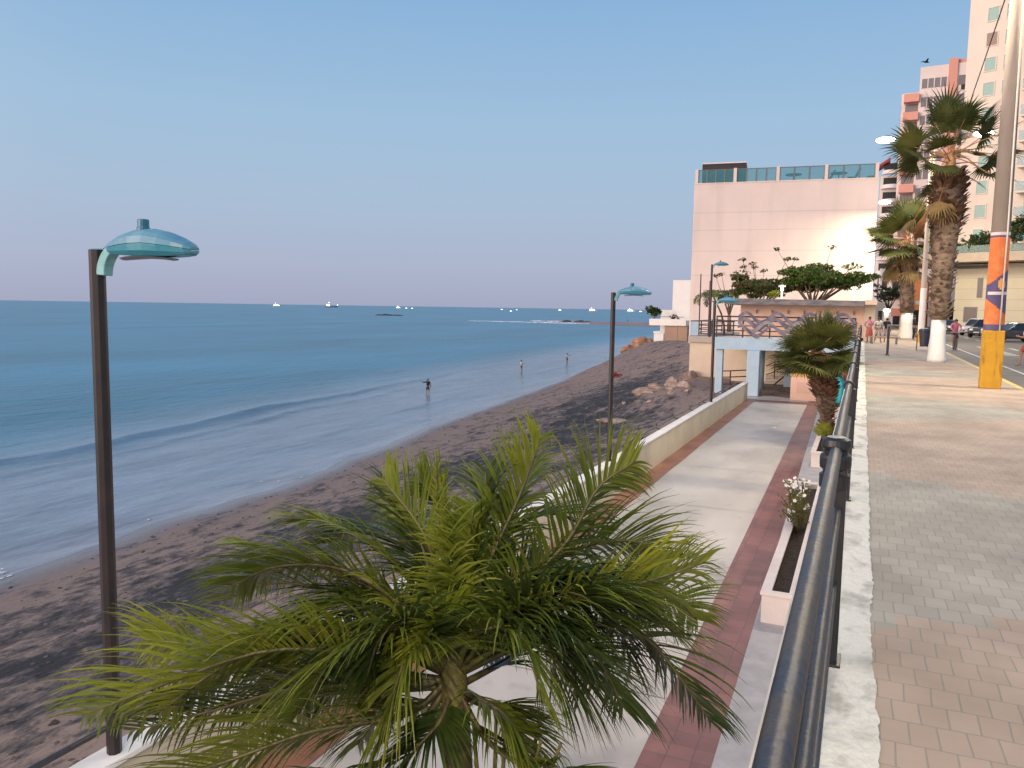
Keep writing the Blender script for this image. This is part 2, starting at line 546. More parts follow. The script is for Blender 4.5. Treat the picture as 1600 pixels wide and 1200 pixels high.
# ---- land sheet, road, kerb, sidewalk
m_land = M('bare_ground', (.12, .10, .085), .9, (.17, .14, .12), .3)
b = MB(); b.poly([(3.9, -80, -.2), (4000, -80, -.2), (4000, 20000, -.2), (-.3, 20000, -.2), (-.3, 100, -.2), (3.9, 100, -.2)])
tag(b.build('ground', m_land), kind='structure')
m_road = M('asphalt', (.105, .098, .09), .75, (.145, .132, .12), .6, bump=.25, bscale=60)
b = MB(); b.poly([(3.95, -80, -.15), (16.5, -80, -.15), (16.5, 60, -.15), (30, 84, -.15), (30, 110, -.15), (22, 300, -.15), (3.95, 300, -.15)])
tag(b.build('road', m_road), kind='structure')
m_line = M('road_paint', (.55, .53, .48), .7, (.3, .29, .27), 4, lo=.5, hi=.75)
b = MB()
b.box(5.2, 5.3, -20, 240, -.15, -.146)
for k in range(30): b.box(8.3, 8.42, -10+k*8, -7+k*8, -.15, -.146)
for k in range(10): b.box(6.7, 7.4, 47+k*1.2, 47.5+k*1.2, -.15, -.146)
tag(b.build('road_markings', m_line), kind='structure')
m_kerb = M('kerb_yellow', (.62, .47, .12), .7, (.40, .34, .20), 1.3, bump=.2, bscale=9)
tag(MB().box(3.78, 3.95, -60, 300, -.3, .004).build('kerb', m_kerb, bevel=.02), kind='structure')
m_pave = brick_mat('sidewalk_pavers', (.34, .312, .25), (.395, .362, .298), (.285, .262, .212), .125, .21, .0045, .8,
                   patches=(28.1, 10.2, 2.6, (.40, .302, .225), (.44, .335, .258)), stains=.26, swap=False, bump=.4, off=.5)
b = MB()
b.poly([(.1, -40, 0), (3.78, -40, 0), (3.78, 300, 0), (.1, 300, 0)])
tag(b.build('sidewalk', m_pave), kind='structure')
# worn white-painted coping with a ragged edge
b = MB()
rag = []
y = -3.
while y < 110:
    rag.append((.15+.035*noise.noise(Vector((y*.9, 0, 0)))+.018*noise.noise(Vector((y*4.3, 4, 0)))+.014*noise.noise(Vector((y*17, 7, 0))), y)); y += .035 if y < 14 else .25
for (a, y0), (c, y1) in zip(rag, rag[1:]):
    b.poly([(-.32, y0, .006), (a, y0, .006), (c, y1, .006), (-.32, y1, .006)])
m_cop = M('worn_white_coping', (.38, .36, .30), .75, (.66, .64, .56), 2.6, bump=.5, bscale=14, lo=.34, hi=.5, stretch=(1.3, .8, 1))
tag(b.build('sidewalk_edge', m_cop), kind='structure')
m_ret = M('retaining_plaster', (.50, .47, .43), .85, (.62, .58, .53), 1.1, bump=.2, bscale=8)
tag(MB().box(-.34, .09, -40, 120, -7, -.004).build('retaining_wall', m_ret), 'tall pale plastered retaining wall between sidewalk and lower promenade', 'wall')

# ---- lower promenade
LO = -3.24
m_prom = M('promenade_terrazzo', (.455, .415, .36), .42, (.555, .51, .45), .35, bump=.06, bscale=30, detail=8, stretch=(1, .6, 1))
nn, ll = m_prom.node_tree.nodes, m_prom.node_tree.links
def stain(m, scale, lo, hi, dark, stretch=(1, 1, 1)):
    nn, ll = m.node_tree.nodes, m.node_tree.links
    P = nn['Principled BSDF']
    src = P.inputs['Base Color'].links[0].from_socket
    t_ = nn.new('ShaderNodeTexCoord'); mp = nn.new('ShaderNodeMapping'); mp.inputs['Scale'].default_value = stretch
    ll.new(t_.outputs['Object'], mp.inputs[0])
    z = nn.new('ShaderNodeTexNoise'); z.inputs['Scale'].default_value = scale; z.inputs['Detail'].default_value = 7
    ll.new(mp.outputs[0], z.inputs['Vector'])
    r = nn.new('ShaderNodeMapRange'); r.inputs['From Min'].default_value = lo; r.inputs['From Max'].default_value = hi
    r.inputs['To Min'].default_value = 1; r.inputs['To Max'].default_value = dark
    ll.new(z.outputs['Fac'], r.inputs['Value'])
    x = nn.new('ShaderNodeMix'); x.data_type = 'RGBA'; x.blend_type = 'MULTIPLY'; x.inputs['Factor'].default_value = 1
    ll.new(src, x.inputs['A']); ll.new(r.outputs[0], x.inputs['B']); ll.new(x.outputs['Result'], P.inputs['Base Color'])
stain(m_prom, .5, .48, .72, .64, (1, .5, 1))
stain(m_prom, 2.3, .62, .70, .86)
stain(m_cop, 1.7, .55, .7, .62)
def rL(y): return -2.1-.0135*(y-8.7)
def rR(y): return -1.28-.0175*(y-8.7)
joints = [-10, 0, 5, 10, 15.3, 20.6, 26, 31.5, 37, 42.6, 48, 54, 75]
b = MB()
for y0, y1 in zip(joints, joints[1:]):
    b.poly([(-5.38, y0+.012, LO), (rL(y0), y0+.012, LO), (rL(y1), y1-.012, LO), (-5.45, y1-.012, LO)])
b.box(-6.3, -.3, -10, 75, LO-.4, LO-.012)
tag(b.build('promenade', m_prom), kind='structure')
m_redt = brick_mat('red_tile', (.215, .085, .07), (.285, .12, .095), (.15, .075, .065), .3, .3, .008, .45, off=0, stains=.35, bump=.15)
m_redt2 = brick_mat('red_tile_seaward', (.28, .115, .07), (.34, .145, .09), (.2, .1, .075), .3, .3, .008, .45, off=0, stains=.35, bump=.15)
b = MB()
b.poly([(rL(-10), -10, LO), (rR(-10), -10, LO), (rR(60), 60, LO), (rL(60), 60, LO)])
b.poly([(-2.6, 47.6, LO+.004), (-5.5, 47.6, LO+.004), (-5.5, 46.6, LO+.004), (-2.6, 46.6, LO+.004)][::-1])
tag(b.build('red_tile_band', m_redt), kind='structure')
b = MB(); b.poly([(-6.0, -10, LO), (-5.38, -10, LO), (-5.46, 48, LO), (-6.0, 48, LO)])
tag(b.build('red_tile_band', m_redt2), kind='structure')
m_ledge = M('ledge_concrete', (.34, .34, .345), .7, (.43, .42, .42), 2.2, bump=.15, bscale=20)
b = MB()
b.hexa([(rR(-10), -10, LO-.2), (-.34, -10, LO-.2), (-.34, 60, LO-.2), (rR(60), 60, LO-.2), (rR(-10), -10, LO+.1), (-.34, -10, LO+.1), (-.34, 60, LO+.1), (rR(60), 60, LO+.1)])
tag(b.build('promenade_ledge', m_ledge), kind='structure')

m_wall = M('seawall_cream', (.58, .52, .40), .8, (.50, .45, .35), .8, bump=.12, bscale=12)
m_white = M('white_paint', (.76, .74, .70), .65, (.68, .66, .62), 1.5)
sw = thing('sea_wall', 'long low cream wall with white coping along the seaward side of the promenade', 'wall')
bx('wall', m_wall, sw, -6.22, -6.0, -12, 47.8, -6.2, -2.3)
bx('coping', m_white, sw, -6.26, -5.965, -12, 47.82, -2.3, -2.235, bevel=.012)
m_dark = M('dark_painted_steel', (.028, .027, .032), .38, (.045, .04, .042), 8)
rail = thing('wall_rail', 'thin black pipe rail on little brackets along the beach side of the cream wall', 'rail')
MB().tube([(-6.36, y, -2.13) for y in range(-10, 47, 4)], .03, 8).build('pipe', m_dark, rail, smooth=True)
y = -8.0
k = 0
while y < 46:
    b = MB()
    b.box(-6.385, -6.335, y-.03, y+.03, -2.2, -2.02 if k % 2 == 0 else -2.09)
    b.box(-6.335, -6.24, y-.02, y+.02, -2.232, -2.19)
    b.build('bracket', m_dark, rail, bevel=.006)
    y += 2.9; k += 1
# ============================================================ BUILDINGS
m_pink = M('hotel_pink_render', (.81, .68, .60), .8, (.755, .63, .555), .22, bump=.05, bscale=6)
def groove(m, zs, wdt=.05, dark=.72):
    nn, ll = m.node_tree.nodes, m.node_tree.links
    P = nn['Principled BSDF']
    inp = P.inputs['Base Color']
    src = inp.links[0].from_socket
    g = nn.new('ShaderNodeTexCoord'); s_ = nn.new('ShaderNodeSeparateXYZ'); ll.new(g.outputs['Object'], s_.inputs[0])
    acc = None
    for z in zs:
        q = nn.new('ShaderNodeMath'); q.operation = 'COMPARE'; q.inputs[1].default_value = z; q.inputs[2].default_value = wdt
        ll.new(s_.outputs['Z'], q.inputs[0])
        if acc is None: acc = q.outputs[0]
        else:
            w = nn.new('ShaderNodeMath'); w.operation = 'MAXIMUM'; ll.new(acc, w.inputs[0]); ll.new(q.outputs[0], w.inputs[1]); acc = w.outputs[0]
    x = nn.new('ShaderNodeMix'); x.data_type = 'RGBA'; x.blend_type = 'MULTIPLY'; x.inputs['B'].default_value = (dark, dark, dark, 1)
    ll.new(acc, x.inputs['Factor']); ll.new(src, x.inputs['A']); ll.new(x.outputs['Result'], inp)
groove(m_pink, [13.2, 11.2, 8.8, 6.0, 3.2], .045, .86)
def glass(name, col, rough=.05, alpha=1., trans=0.):
    m = bpy.data.materials.new(name); m.use_nodes = True
    P = m.node_tree.nodes['Principled BSDF']
    P.inputs['Base Color'].default_value = (*col, 1); P.inputs['Roughness'].default_value = rough
    P.inputs['Transmission Weight'].default_value = trans; P.inputs['Alpha'].default_value = alpha
    return m
m_teal = glass('teal_glass', (.06, .28, .33), .05, .42)
m_win = glass('window_glass', (.055, .14, .13), .08)
m_wint = glass('green_window_glass', (.075, .25, .22), .08)
m_dkgl = glass('dark_glass', (.012, .014, .016), .12)
m_frame = M('grey_frame', (.16, .17, .17), .5)
m_black = M('black_metal', (.012, .012, .013), .45)

stain(m_pink, .8, .5, .75, .90, (1, 1, .12))
hot = thing('beach_hotel', 'large pink windowless hotel wall with a glass railed roof terrace', 'building', (-9.1, 95, 0), R(8.7)*.7)
HL, HR = -9.75, 9.95
bx('wall', m_pink, hot, HL, HR, 0, 26, -7, 16.5)
bx('coping', m_pink, hot, HL-.03, HR+.03, -.05, .55, 16.5, 16.62)
for x in (HL+.25, -5.2, -.55, 4.55, 9.7):
    bx('post', m_pink, hot, x-.17, x+.17, -.02, .3, 16.62, 18.2)
bx('post', m_pink, hot, HL+.08, HL+.42, 25.5, 25.8, 16.62, 18.2)
for (a, c, n_) in ((HL+.42, -5.37, 4), (-5.03, -.72, 4), (-.38, 4.38, 3), (4.72, 9.53, 3)):
    for i in range(n_):
        x0 = a+(c-a)*i/n_+.03; x1 = a+(c-a)*(i+1)/n_-.03
        p = bx('glass_panel', m_teal, hot, x0, x1, .12, .14, 16.68, 18.05)
        f_ = MB()
        f_.box(x0-.03, x1+.03, .08, .18, 18.05, 18.13); f_.box(x0-.03, x0+.05, .08, .18, 16.62, 18.05); f_.box(x1-.05, x1+.03, .08, .18, 16.62, 18.05)
        f_.build('frame', m_frame, p)
cb = MB(); cb.box(HL+.75, -4.1, 1.2, 7, 16.62, 18.95)
cabin = cb.build('roof_cabin', M('cabin_dark', (.022, .016, .016), .6, (.04, .03, .028), 1.), hot)
bx('roof', m_white, cabin, HL+.7, -4.05, 1.1, 7.1, 18.95, 19.1)
tb = thing('terrace_table', 'round dark table on the hotel roof terrace behind middle glass panels', 'table', (-8.2, 97.6, 16.5))
MB().lathe([(.9, 1.05), (.92, 1.1), (.9, 1.14)], 20).build('tabletop', m_black, tb)
MB().lathe([(.35, .02), (.3, .06), (.05, .1), (.05, 1.05)], 12).build('pedestal', m_black, tb)
t2 = copy_tree(tb); t2.location = (-3.4, 98.2, 16.5); t2['label'] = 'round dark table on the hotel roof terrace behind the rightmost glass panels'
for k, (x, lab) in enumerate(((-4.6, 'dark terrace chair left of the rightmost roof terrace table'), (-2.0, 'dark reclined deck chair on the hotel roof terrace, left one of two'), (.0, 'dark reclined deck chair on the hotel roof terrace, rightmost'))):
    ch = thing('terrace_chair', lab, 'chair', (x, 97.5, 16.5), R(20))
    MB().box(-.4, .4, -.35, .35, .42, .5).build('seat', m_black, ch)
    MB().hexa([(.36, -.35, .5), (.44, -.35, .5), (.44, .35, .5), (.36, .35, .5), (.8, -.35, 1.4), (.88, -.35, 1.4), (.88, .35, 1.4), (.8, .35, 1.4)]).build('backrest', m_black, ch)
    for sx in (-.36, .32):
        for sy in (-.33, .29): MB().box(sx, sx+.05, sy, sy+.05, .02, .42).build('leg', m_black, ch)

# ---- white beach houses beyond the hotel
m_wh = M('white_stucco', (.88, .86, .80), .7, (.84, .82, .76), .8)
m_tan = M('tan_brown_render', (.42, .29, .20), .8, (.36, .25, .18), .5)
bh = thing('beach_house', 'white stepped beach house with a terrace and brown base at the hotel corner', 'house', (-28.88, 130, 0))
bx('tower', m_wh, bh, .0, 4.5, 0, 10, -2, 6.8)
bx('terrace_block', m_wh, bh, -2.2, 0, 1.2, 9, -2, 1.9)
b = MB(); b.box(-2.9, 3, -3.2, 0, -.6, .25)
b.build('terrace', m_wh, bh)
bx('parapet', m_wh, bh, -2.95, 3, -3.35, -3.2, -.6, .45)
bx('base', m_tan, bh, -.45, 3.2, -3.0, 1.1, -6, -.62)
bx('base_pier', m_tan, bh, 1.2, 1.6, -3.06, -3.0, -6, -.66)
MB().tube([(-2.4, -3.1, .8), (2.6, -3.1, .8)], .05, 6).build('handrail', m_frame, bh)
wb = thing('white_wall_block', 'small white block with coping standing in the sand beside the boulders', 'wall', (-33.75, 142, 0))
bx('block', m_wh, wb, -1.0, .75, 0, 4, -8, -2.3)
bx('coping', m_wh, wb, -1.1, .85, -.1, 4.1, -2.3, -2.0)
lw = thing('low_wall', 'low pale wall running into the sea behind the brown boulders', 'wall', (-41, 163, 0))
bx('wall', m_wh, lw, -2.8, 5.5, 0, .6, -8, -4.3)
ph = thing('beach_house', 'small pale pink house half hidden behind the white beach house', 'house', (-33.5, 158, 0))
bx('wall', m_pink, ph, -.8, 3, 0, 8, -7, 5.5)
bx('balcony', m_tan, ph, -1.1, 3, -.6, 0, 1.3, 1.7)
bx('wing', m_pink, ph, -1.9, -.8, .5, 7, -7, 1.3)

# boulders
m_rock = M('brown_boulder', (.30, .155, .085), .85, (.47, .28, .17), .7, bump=.8, bscale=1.6)
def rock(name, label, cat, loc, sc, seed, m, group=None, sub=3, jit=.42):
    b = MB()
    random.seed(seed)
    g = bmesh.ops.create_icosphere(b.bm, subdivisions=sub, radius=1)
    for v in g['verts']:
        q = v.co.copy()
        k = 1+jit*noise.noise(q*1.1+Vector((seed*3.3, 0, 0)))+.18*noise.noise(q*2.7+Vector((seed, 1, 0)))
        for nx in range(4):     # chop flat facets
            ax = Vector((math.sin(seed*5+nx*2.1), math.cos(seed*3+nx*1.3), math.sin(nx*2.9+seed)*.6)).normalized()
            d_ = q.dot(ax)
            if d_ > .62: q -= ax*(d_-.62)
        v.co = Vector((q.x*sc[0]*k, q.y*sc[1]*k, q.z*sc[2]*k))
    o = b.build(name, m, smooth=False)
    o.location = loc
    return tag(o, label, cat, group)
rock('boulder', 'biggest brown boulder at the water edge before the white block', 'boulder', (-38.6, 150, -5.3), (2.5, 2.2, 1.9), 3, m_rock)
rock('boulder', 'low pointed boulder lying at the seaward left end of the brown boulders', 'boulder', (-41.4, 149.5, -6.3), (1.7, 1.5, 1.3), 5, m_rock)
rock('boulder', 'brown boulder lodged behind and right of the biggest boulder', 'boulder', (-36.9, 151.5, -5.2), (1.7, 1.7, 1.7), 8, m_rock)
m_rock2 = M('pale_rock', (.22, .155, .12), .85, (.42, .32, .26), 1.2, bump=.7, bscale=3)
spots = [(-11.9, 51.5, .5), (-12.8, 52.3, .42), (-11.4, 50.3, .34), (-13.8, 52.0, .4), (-14.4, 50.8, .55), (-12.6, 50.7, .3), (-13.3, 54.5, .6), (-14.6, 54.8, .45), (-12.4, 56.2, .65), (-15.6, 53.2, .3), (-12.2, 49.0, .28), (-13.3, 47.8, .22), (-15.2, 48.6, .2), (-11.0, 48.6, .25)]
for k, (x, y, r) in enumerate(spots):
    x, y, r = x+.9, y+2.2, r*.85
    rock('beach_rock', 'pale rough rock in the pile at the foot of the pavilion wall', 'rock', (x, y, beach_z(x, y)+r*.3), (r*U(.9, 1.5), r*U(.8, 1.2), r*U(.6, .9)), 20+k, m_rock2, 'rocks piled at the pavilion foot', 2)
x, y = -13.6, 46.0
rock('beach_slab', 'flat pale stone slab lying on dark sand in front of the rock pile', 'rock', (x, y, beach_z(x, y)+.05), (1.3, .8, .16), 41, m_rock2)
# reddish heap
m_red = M('reddish_netting', (.32, .07, .055), .9, (.14, .035, .03), 5, bump=.8, bscale=9)
x, y = -23.6, 80
b = MB()
for k in range(26):
    a_ = U(0, 6.28); rr_ = U(0, .62)
    b.ball((x+rr_*math.cos(a_), y+rr_*math.sin(a_), beach_z(x, y)+U(.05, .62)*(1-rr_)), U(.16, .3), 1, (1, 1, .8), .6)
tag(b.build('net_heap', m_red), 'small reddish heap lying on the sand beside the dark weed', 'heap')

# ============================================================ PAVILION
m_peach = M('peach_render', (.74, .50, .38), .8, (.66, .44, .34), .9, bump=.08, bscale=10)
m_cream = M('cream_render', (.72, .60, .45), .8, (.66, .54, .41), .6, bump=.08, bscale=10)
m_blue = M('pale_blue_paint', (.36, .50, .60), .6, (.42, .54, .63), 2)
m_fascia = M('grey_fascia', (.13, .13, .14), .8, (.24, .22, .21), 1.4, stretch=(1, 1, 3))
m_deck = M('deck_concrete', (.5, .44, .38), .8, (.42, .37, .32), 1)
pv = thing('pavilion', 'two level beach pavilion with grey roof slab, peach wall and pale blue columns', 'building', (0, 50, 0))
dk = MB(); dk.box(-8.35, -.36, 0, 20, -.12, .22)
dk.build('deck', m_deck, pv)
bx('fascia', m_blue, pv, -8.4, -.36, -.08, -.01, -.46, .28)
bx('ceiling', m_blue, pv, -8.35, -.36, .3, 20, -.40, -.14)
bx('side_block', m_cream, pv, -11.7, -8.45, 9, 24, -6, -.45)
bx('terrace_slab', m_deck, pv, -11.8, -8.4, 8.8, 24, -.45, .02)
bx('side_fill', m_cream, pv, -8.4, -8.36, .2, 9, -.45, .02)
bx('back_wall', m_cream, pv, -8.45, -.36, 7.6, 7.9, -5, -.42)
op = bx('opening', m_dkgl, pv, -4.9, -3.0, 7.53, 7.59, -1.75, -.85)
bx('sign_board', M('dull_blue_board', (.07, .07, .11), .6), pv, -5.5, -5.1, 7.52, 7.595, -.95, -.5)
bx('kitchen_wall', m_cream, pv, -2.6, -.36, 5.5, 5.7, LO, -.42)
rm = bx('upper_wall', m_peach, pv, -8.0, .05, 8, 17, .22, 2.36)
bx('end_pier', m_cream, pv, .06, .72, 7.9, 17, -.1, 2.42)
rf = MB(); rf.hexa([(-8.9, 6.2, 2.36), (.05, 6.2, 2.30), (.05, 18, 2.3), (-8.9, 18, 2.36), (-8.7, 6.2, 2.78), (.05, 6.2, 2.68), (.05, 18, 2.75), (-8.7, 18, 2.8)])
roof = rf.build('roof', m_fascia, pv, bevel=.04)
bx('roof_end', m_cream, pv, .06, .78, 6.15, 18, 2.43, 2.74)
for k in range(7):      # small brackets on the peach wall
    x = -6.9+k*1.05
    b = MB(); b.box(x-.03, x+.03, 7.9, 8, 1.75, 2.0); b.box(x-.03, x+.03, 7.78, 7.9, 1.92, 1.98); b.build('wall_hook', m_frame, pv)
def column(x, y, r, sq=False):
    if sq: bx('column', m_blue, pv, x-r, x+r, y-r, y+r, LO, -.47, bevel=.03)
    else: MB().lathe([(r, LO), (r, -.45)], 20, (x, y, 0)).build('column', m_blue, pv, smooth=True)
column(-8.1, .35, .22, True)
column(-5.95, -.3, .36, True)
column(-6.0, 3.4, .3)
column(-4.35, 5.2, .27, True)
column(-.75, .2, .3, True)
column(-.85, 4.6, .3)
# steps up to the back, floor beyond
st = MB()
for k in range(4): st.box(-6.0, -4.3, 6.2+k*.3, 7.55, LO+.002+k*.17, LO+(k+1)*.17)
st.build('steps', m_deck, pv)
m_oxr = M('dark_red_steel', (.07, .022, .025), .45, (.045, .018, .02), 6)
hr = thing('stair_handrail', 'dark red handrail of the steps under the pavilion', 'handrail', (0, 50, 0))
MB().tube([(-5.45, 5.6, LO+.05), (-4.2, 7.2, LO+1.25)], .045, 6).build('slanted_rail', m_oxr, hr)
MB().tube([(-4.75, 5.5, LO+.05), (-3.9, 6.6, LO+.75)], .045, 6).build('slanted_rail', m_oxr, hr)
MB().tube([(-6.0, 7.3, LO+1.35), (-5.4, 6.9, LO+1.7), (-3.9, 6.9, LO+1.7)], .04, 6).build('top_rail', m_oxr, hr)
MB().tube([(-6.0, 7.3, LO+.75), (-5.4, 6.9, LO+1.0), (-3.9, 6.9, LO+1.0)], .035, 6).build('middle_rail', m_oxr, hr)
MB().tube([(-5.4, 6.9, LO), (-5.4, 6.9, LO+1.7)], .04, 6).build('post', m_oxr, hr)
cr = thing('curved_handrail', 'curved dark red handrail between two blue columns above the beach', 'handrail', (0, 50, 0))
for z, nm in ((1.15, 'top_rail'), (.75, 'middle_rail'), (.3, 'lower_rail')):
    MB().tube([(-8.7+2.8*i/10, 3.2-1.2*math.sin(i/10*3.1)-i*.12, LO+z+.3*math.sin(i/10*1.6)) for i in range(11)], .04, 6).build(nm, m_oxr, cr)
for i in (0, 4, 8):
    x = -8.7+2.8*i/10; y = 3.2-1.2*math.sin(i/10*3.1)-i*.12
    MB().tube([(x, y, LO-1), (x, y, LO+1.15+.3*math.sin(i/10*1.6))], .04, 6).build('post', m_oxr, cr)
# kiosk counter
kc = thing('kiosk_counter', 'peach kiosk counter with yellow top edge and inset front panel', 'counter', (-2.95, 48.4, LO))
bx('body', m_peach, kc, -.72, .74, 0, 1.6, 0, 1.42, bevel=.02)
bx('inset_panel', M('inset_panel_peach', (.62, .40, .31), .8), kc, -.38, .38, -.015, 0, .45, 1.08)
bx('countertop', M('yellow_ochre_trim', (.68, .42, .10), .6), kc, -.78, .8, -.05, 1.65, 1.42, 1.55, bevel=.015)
bb = MB(); bb.box(.8, 1.5, .1, .9, 0, .55); tag(bb.build('cool_box', m_blue, bevel=.04), 'pale blue box standing on the floor right of the kiosk counter', 'box').location = (-2.95, 48.4, LO+.002)
# deck railing (front and the seaward terrace)
dr = thing('deck_railing', 'dark horizontal bar railing along the front of the pavilion deck', 'railing', (0, 50, .28))
for z in (.12, .42, .72, 1.02, 1.28):
    MB().tube([(-8.3, .06, z), (-.4, .06, z)], .035 if z < 1.2 else .05, 6).build('bar', m_dark, dr)
for k in range(6):
    x = -8.3+k*1.58; bx('post', m_dark, dr, x-.04, x+.04, .02, .10, -.06, 1.32)
d2 = thing('terrace_railing', 'dark railing around the seaward side terrace of the pavilion', 'railing', (0, 50, .02))
for z in (.2, .5, .8, 1.1):
    MB().tube([(-8.5, 9, z), (-11.65, 9, z), (-11.65, 23, z)], .04, 6).build('bar', m_dark, d2)
for (x, y) in ((-8.6, 9), (-10.2, 9), (-11.65, 9), (-11.65, 13), (-11.65, 18), (-11.65, 23)): bx('post', m_dark, d2, x-.045, x+.045, y-.045, y+.045, 0, 1.12)
bx('corner_panel', m_blue, d2, -11.69, -11.1, 8.93, 8.96, .05, 1.05)
# wave sculpture: ribbons of grey-purple steel twisting along the railing
m_wave = M('wave_steel_purple', (.075, .072, .12), .45, (.22, .19, .22), 2.2)
m_wave2 = M('wave_steel_grey', (.30, .27, .26), .45, (.19, .17, .19), 2.2)
wv = thing('wave_sculpture', 'purple grey steel wave ribbons fixed along the pavilion railing', 'sculpture', (0, 50, .28))
def ribbon(ph_, amp, z0, wd, m, yo):
    b = MB(); secs = []
    for i in range(161):
        x = -7.0+6.7*i/160
        a_ = 2*math.pi*(x+7.0)/1.82+ph_
        z = z0+amp*math.sin(a_)
        w_ = wd*(.55+.45*abs(math.cos(a_*.5+.6)))
        y_ = -.05+yo+.02*math.cos(a_)
        secs.append([(x, y_-.015, z-w_), (x, y_+.015, z-w_), (x, y_+.015, z+w_), (x, y_-.015, z+w_)])
    b.loft(secs).build('wave_ribbon', m, wv)
ribbon(0, .30, 1.22, .16, m_wave, 0)
ribbon(.5, .26, .90, .20, m_wave, -.05)
ribbon(1.9, .30, .66, .16, m_wave2, -.1)
ribbon(.9, .30, .42, .13, m_wave, -.14)
for i, (x, hgt) in enumerate(((-11.3, 4.6), (-10.6, 4.1))):
    o = MB().tube([(0, 0, 0), (0, 0, hgt)], .045, 6).build('flag_pole', m_oxr)
    o.location = (x, 60.2, .02)
    tag(o, ['taller thin bare pole at the seaward corner of the terrace', 'shorter thin bare pole right of the taller one on the terrace'][i], 'pole')
# small lit garden lamps on the roof
m_lamp = bpy.data.materials.new('lit_lamp'); m_lamp.use_nodes = True
Pl = m_lamp.node_tree.nodes['Principled BSDF']; Pl.inputs['Emission Color'].default_value = (1, .9, .74, 1); Pl.inputs['Emission Strength'].default_value = 9
def plamp(name, parent, loc, power, r=.08, col=(1, .84, .62)):
    d_ = bpy.data.lights.new(name, 'POINT'); d_.energy = power; d_.color = col; d_.shadow_soft_size = r
    o = bpy.data.objects.new(name, d_); COL.objects.link(o); o.location = loc
    if parent: o.parent = parent
    return o
for (x, y, z0, h, lab) in ((-5.45, 60, 2.75, .95, 'short white garden lamp glowing on the pavilion roof beside a bush'), (-.7, 62, 2.75, .9, 'short white garden lamp glowing at the right end of the pavilion roof')):
    gl = thing('garden_lamp', lab, 'lamp', (x, y, z0))
    MB().lathe([(.11, 0), (.09, .08), (.075, h-.16)], 12).build('post', m_white, gl)
    MB().lathe([(.08, h-.3), (.1, h-.26), (.1, h-.06)], 12).build('bulb', m_lamp, gl)
    MB().lathe([(.1, h-.06), (.27, h-.02), (.24, h+.08), (.05, h+.12)], 16).build('cap', m_white, gl)
    plamp('lamp_light', gl, (0, -.35, h-.2), 9)

# ============================================================ TOWERS ON THE RIGHT
m_tow = M('tower_cream', (.76, .665, .55), .8, (.71, .61, .505), .2)
m_pod = M('podium_cream', (.50, .46, .34), .8, (.45, .41, .31), .3, bump=.05)
groove(m_pod, [1.2, 2.4, 3.6, 4.8, 6.0, 7.2], .03, .72)
m_slab = M('podium_slab', (.42, .35, .265), .8, (.36, .30, .23), .6)
TW = thing('apartment_tower', 'tall cream apartment tower with paired green windows and glass balconies', 'building', (9.1, 104.2, 0), R(-25))
bx('wall', m_tow, TW, 0, 26, 0, 18, 9, 66)
bx('podium_wall', m_pod, TW, .2, 34, .6, 18, -.5, 7.6)
bx('podium_slab', m_slab, TW, -6.5, 34, -2.4, 18, 7.7, 8.7, bevel=.04)
bx('beam_shade_strip', m_black, TW, -1.2, 4.2, .5, .59, 7.1, 7.45)  # black strip laid on the wall as the shade under the slab
bx('balustrade', glass('dark_green_glass', (.03, .12, .10), .06, .6), TW, -6.3, 34, -2.2, -2.17, 8.7, 9.5)
for (x0, x1, z0, z1) in ((2.6, 3.0, 3.9, 6.0), (3.55, 4.3, 2.4, 3.9), (1.35, 2.6, 1.1, 2.7), (8.9, 10.6, 2.2, 4.1), (8.7, 9.4, 5.5, 6.1), (13, 15, 2, 4)):
    f_ = bx('window', m_frame, TW, x0-.08, x1+.08, .52, .598, z0-.08, z1+.08)
    bx('pane', M('dark_brown_pane', (.06, .04, .035), .3), f_, x0, x1, .49, .518, z0, z1)
k = 0
FL = 2.66
me_w = me_p = None
for fl in range(20):
    z = 10.75+fl*FL
    for x in (2.45, 4.3):
        if z > 60: continue
        if me_w is None:
            f_ = MB().box(-.62, .62, -.07, -.004, -.78, .78).build('window', m_tow, TW)
            p_ = MB().box(-.52, .52, -.045, -.005, -.68, .68).build('pane', m_wint, f_)
            # recess read: frame ring
            f_.data.clear_geometry()
            q = MB(); q.box(-.62, .62, -.08, -.003, .68, .78); q.box(-.62, .62, -.08, -.003, -.78, -.68); q.box(-.62, -.52, -.08, -.003, -.68, .68); q.box(.52, .62, -.08, -.003, -.68, .68)
            q.bm.to_mesh(f_.data); q.bm.free(); me_w, me_p = f_.data, p_.data
        else:
            f_ = bpy.data.objects.new('window', me_w); COL.objects.link(f_); f_.parent = TW
            p_ = bpy.data.objects.new('pane', me_p); COL.objects.link(p_); p_.parent = f_
        f_.location = (x, 0, z)
        if fl in (8, 11) and x < 3: p_.data = me_p.copy(); p_.data.materials[0] = M('curtain_brown', (.30, .22, .17), .6)  # two panes take a plain brown curtain colour
    # balconies
    for xb in (6.2, 14.5):
        if z > 60: continue
        bl = MB().box(xb, xb+6.8, -1.5, 0, z-1.15, z-.95).build('balcony', m_tow, TW)
        bx('glass_rail', m_teal, bl, xb, xb+6.8, -1.5, -1.46, z-.95, z+.05)
        bx('door', m_win, bl, xb+.5, xb+6.2, -.05, -.003, z-.93, z+1.15)
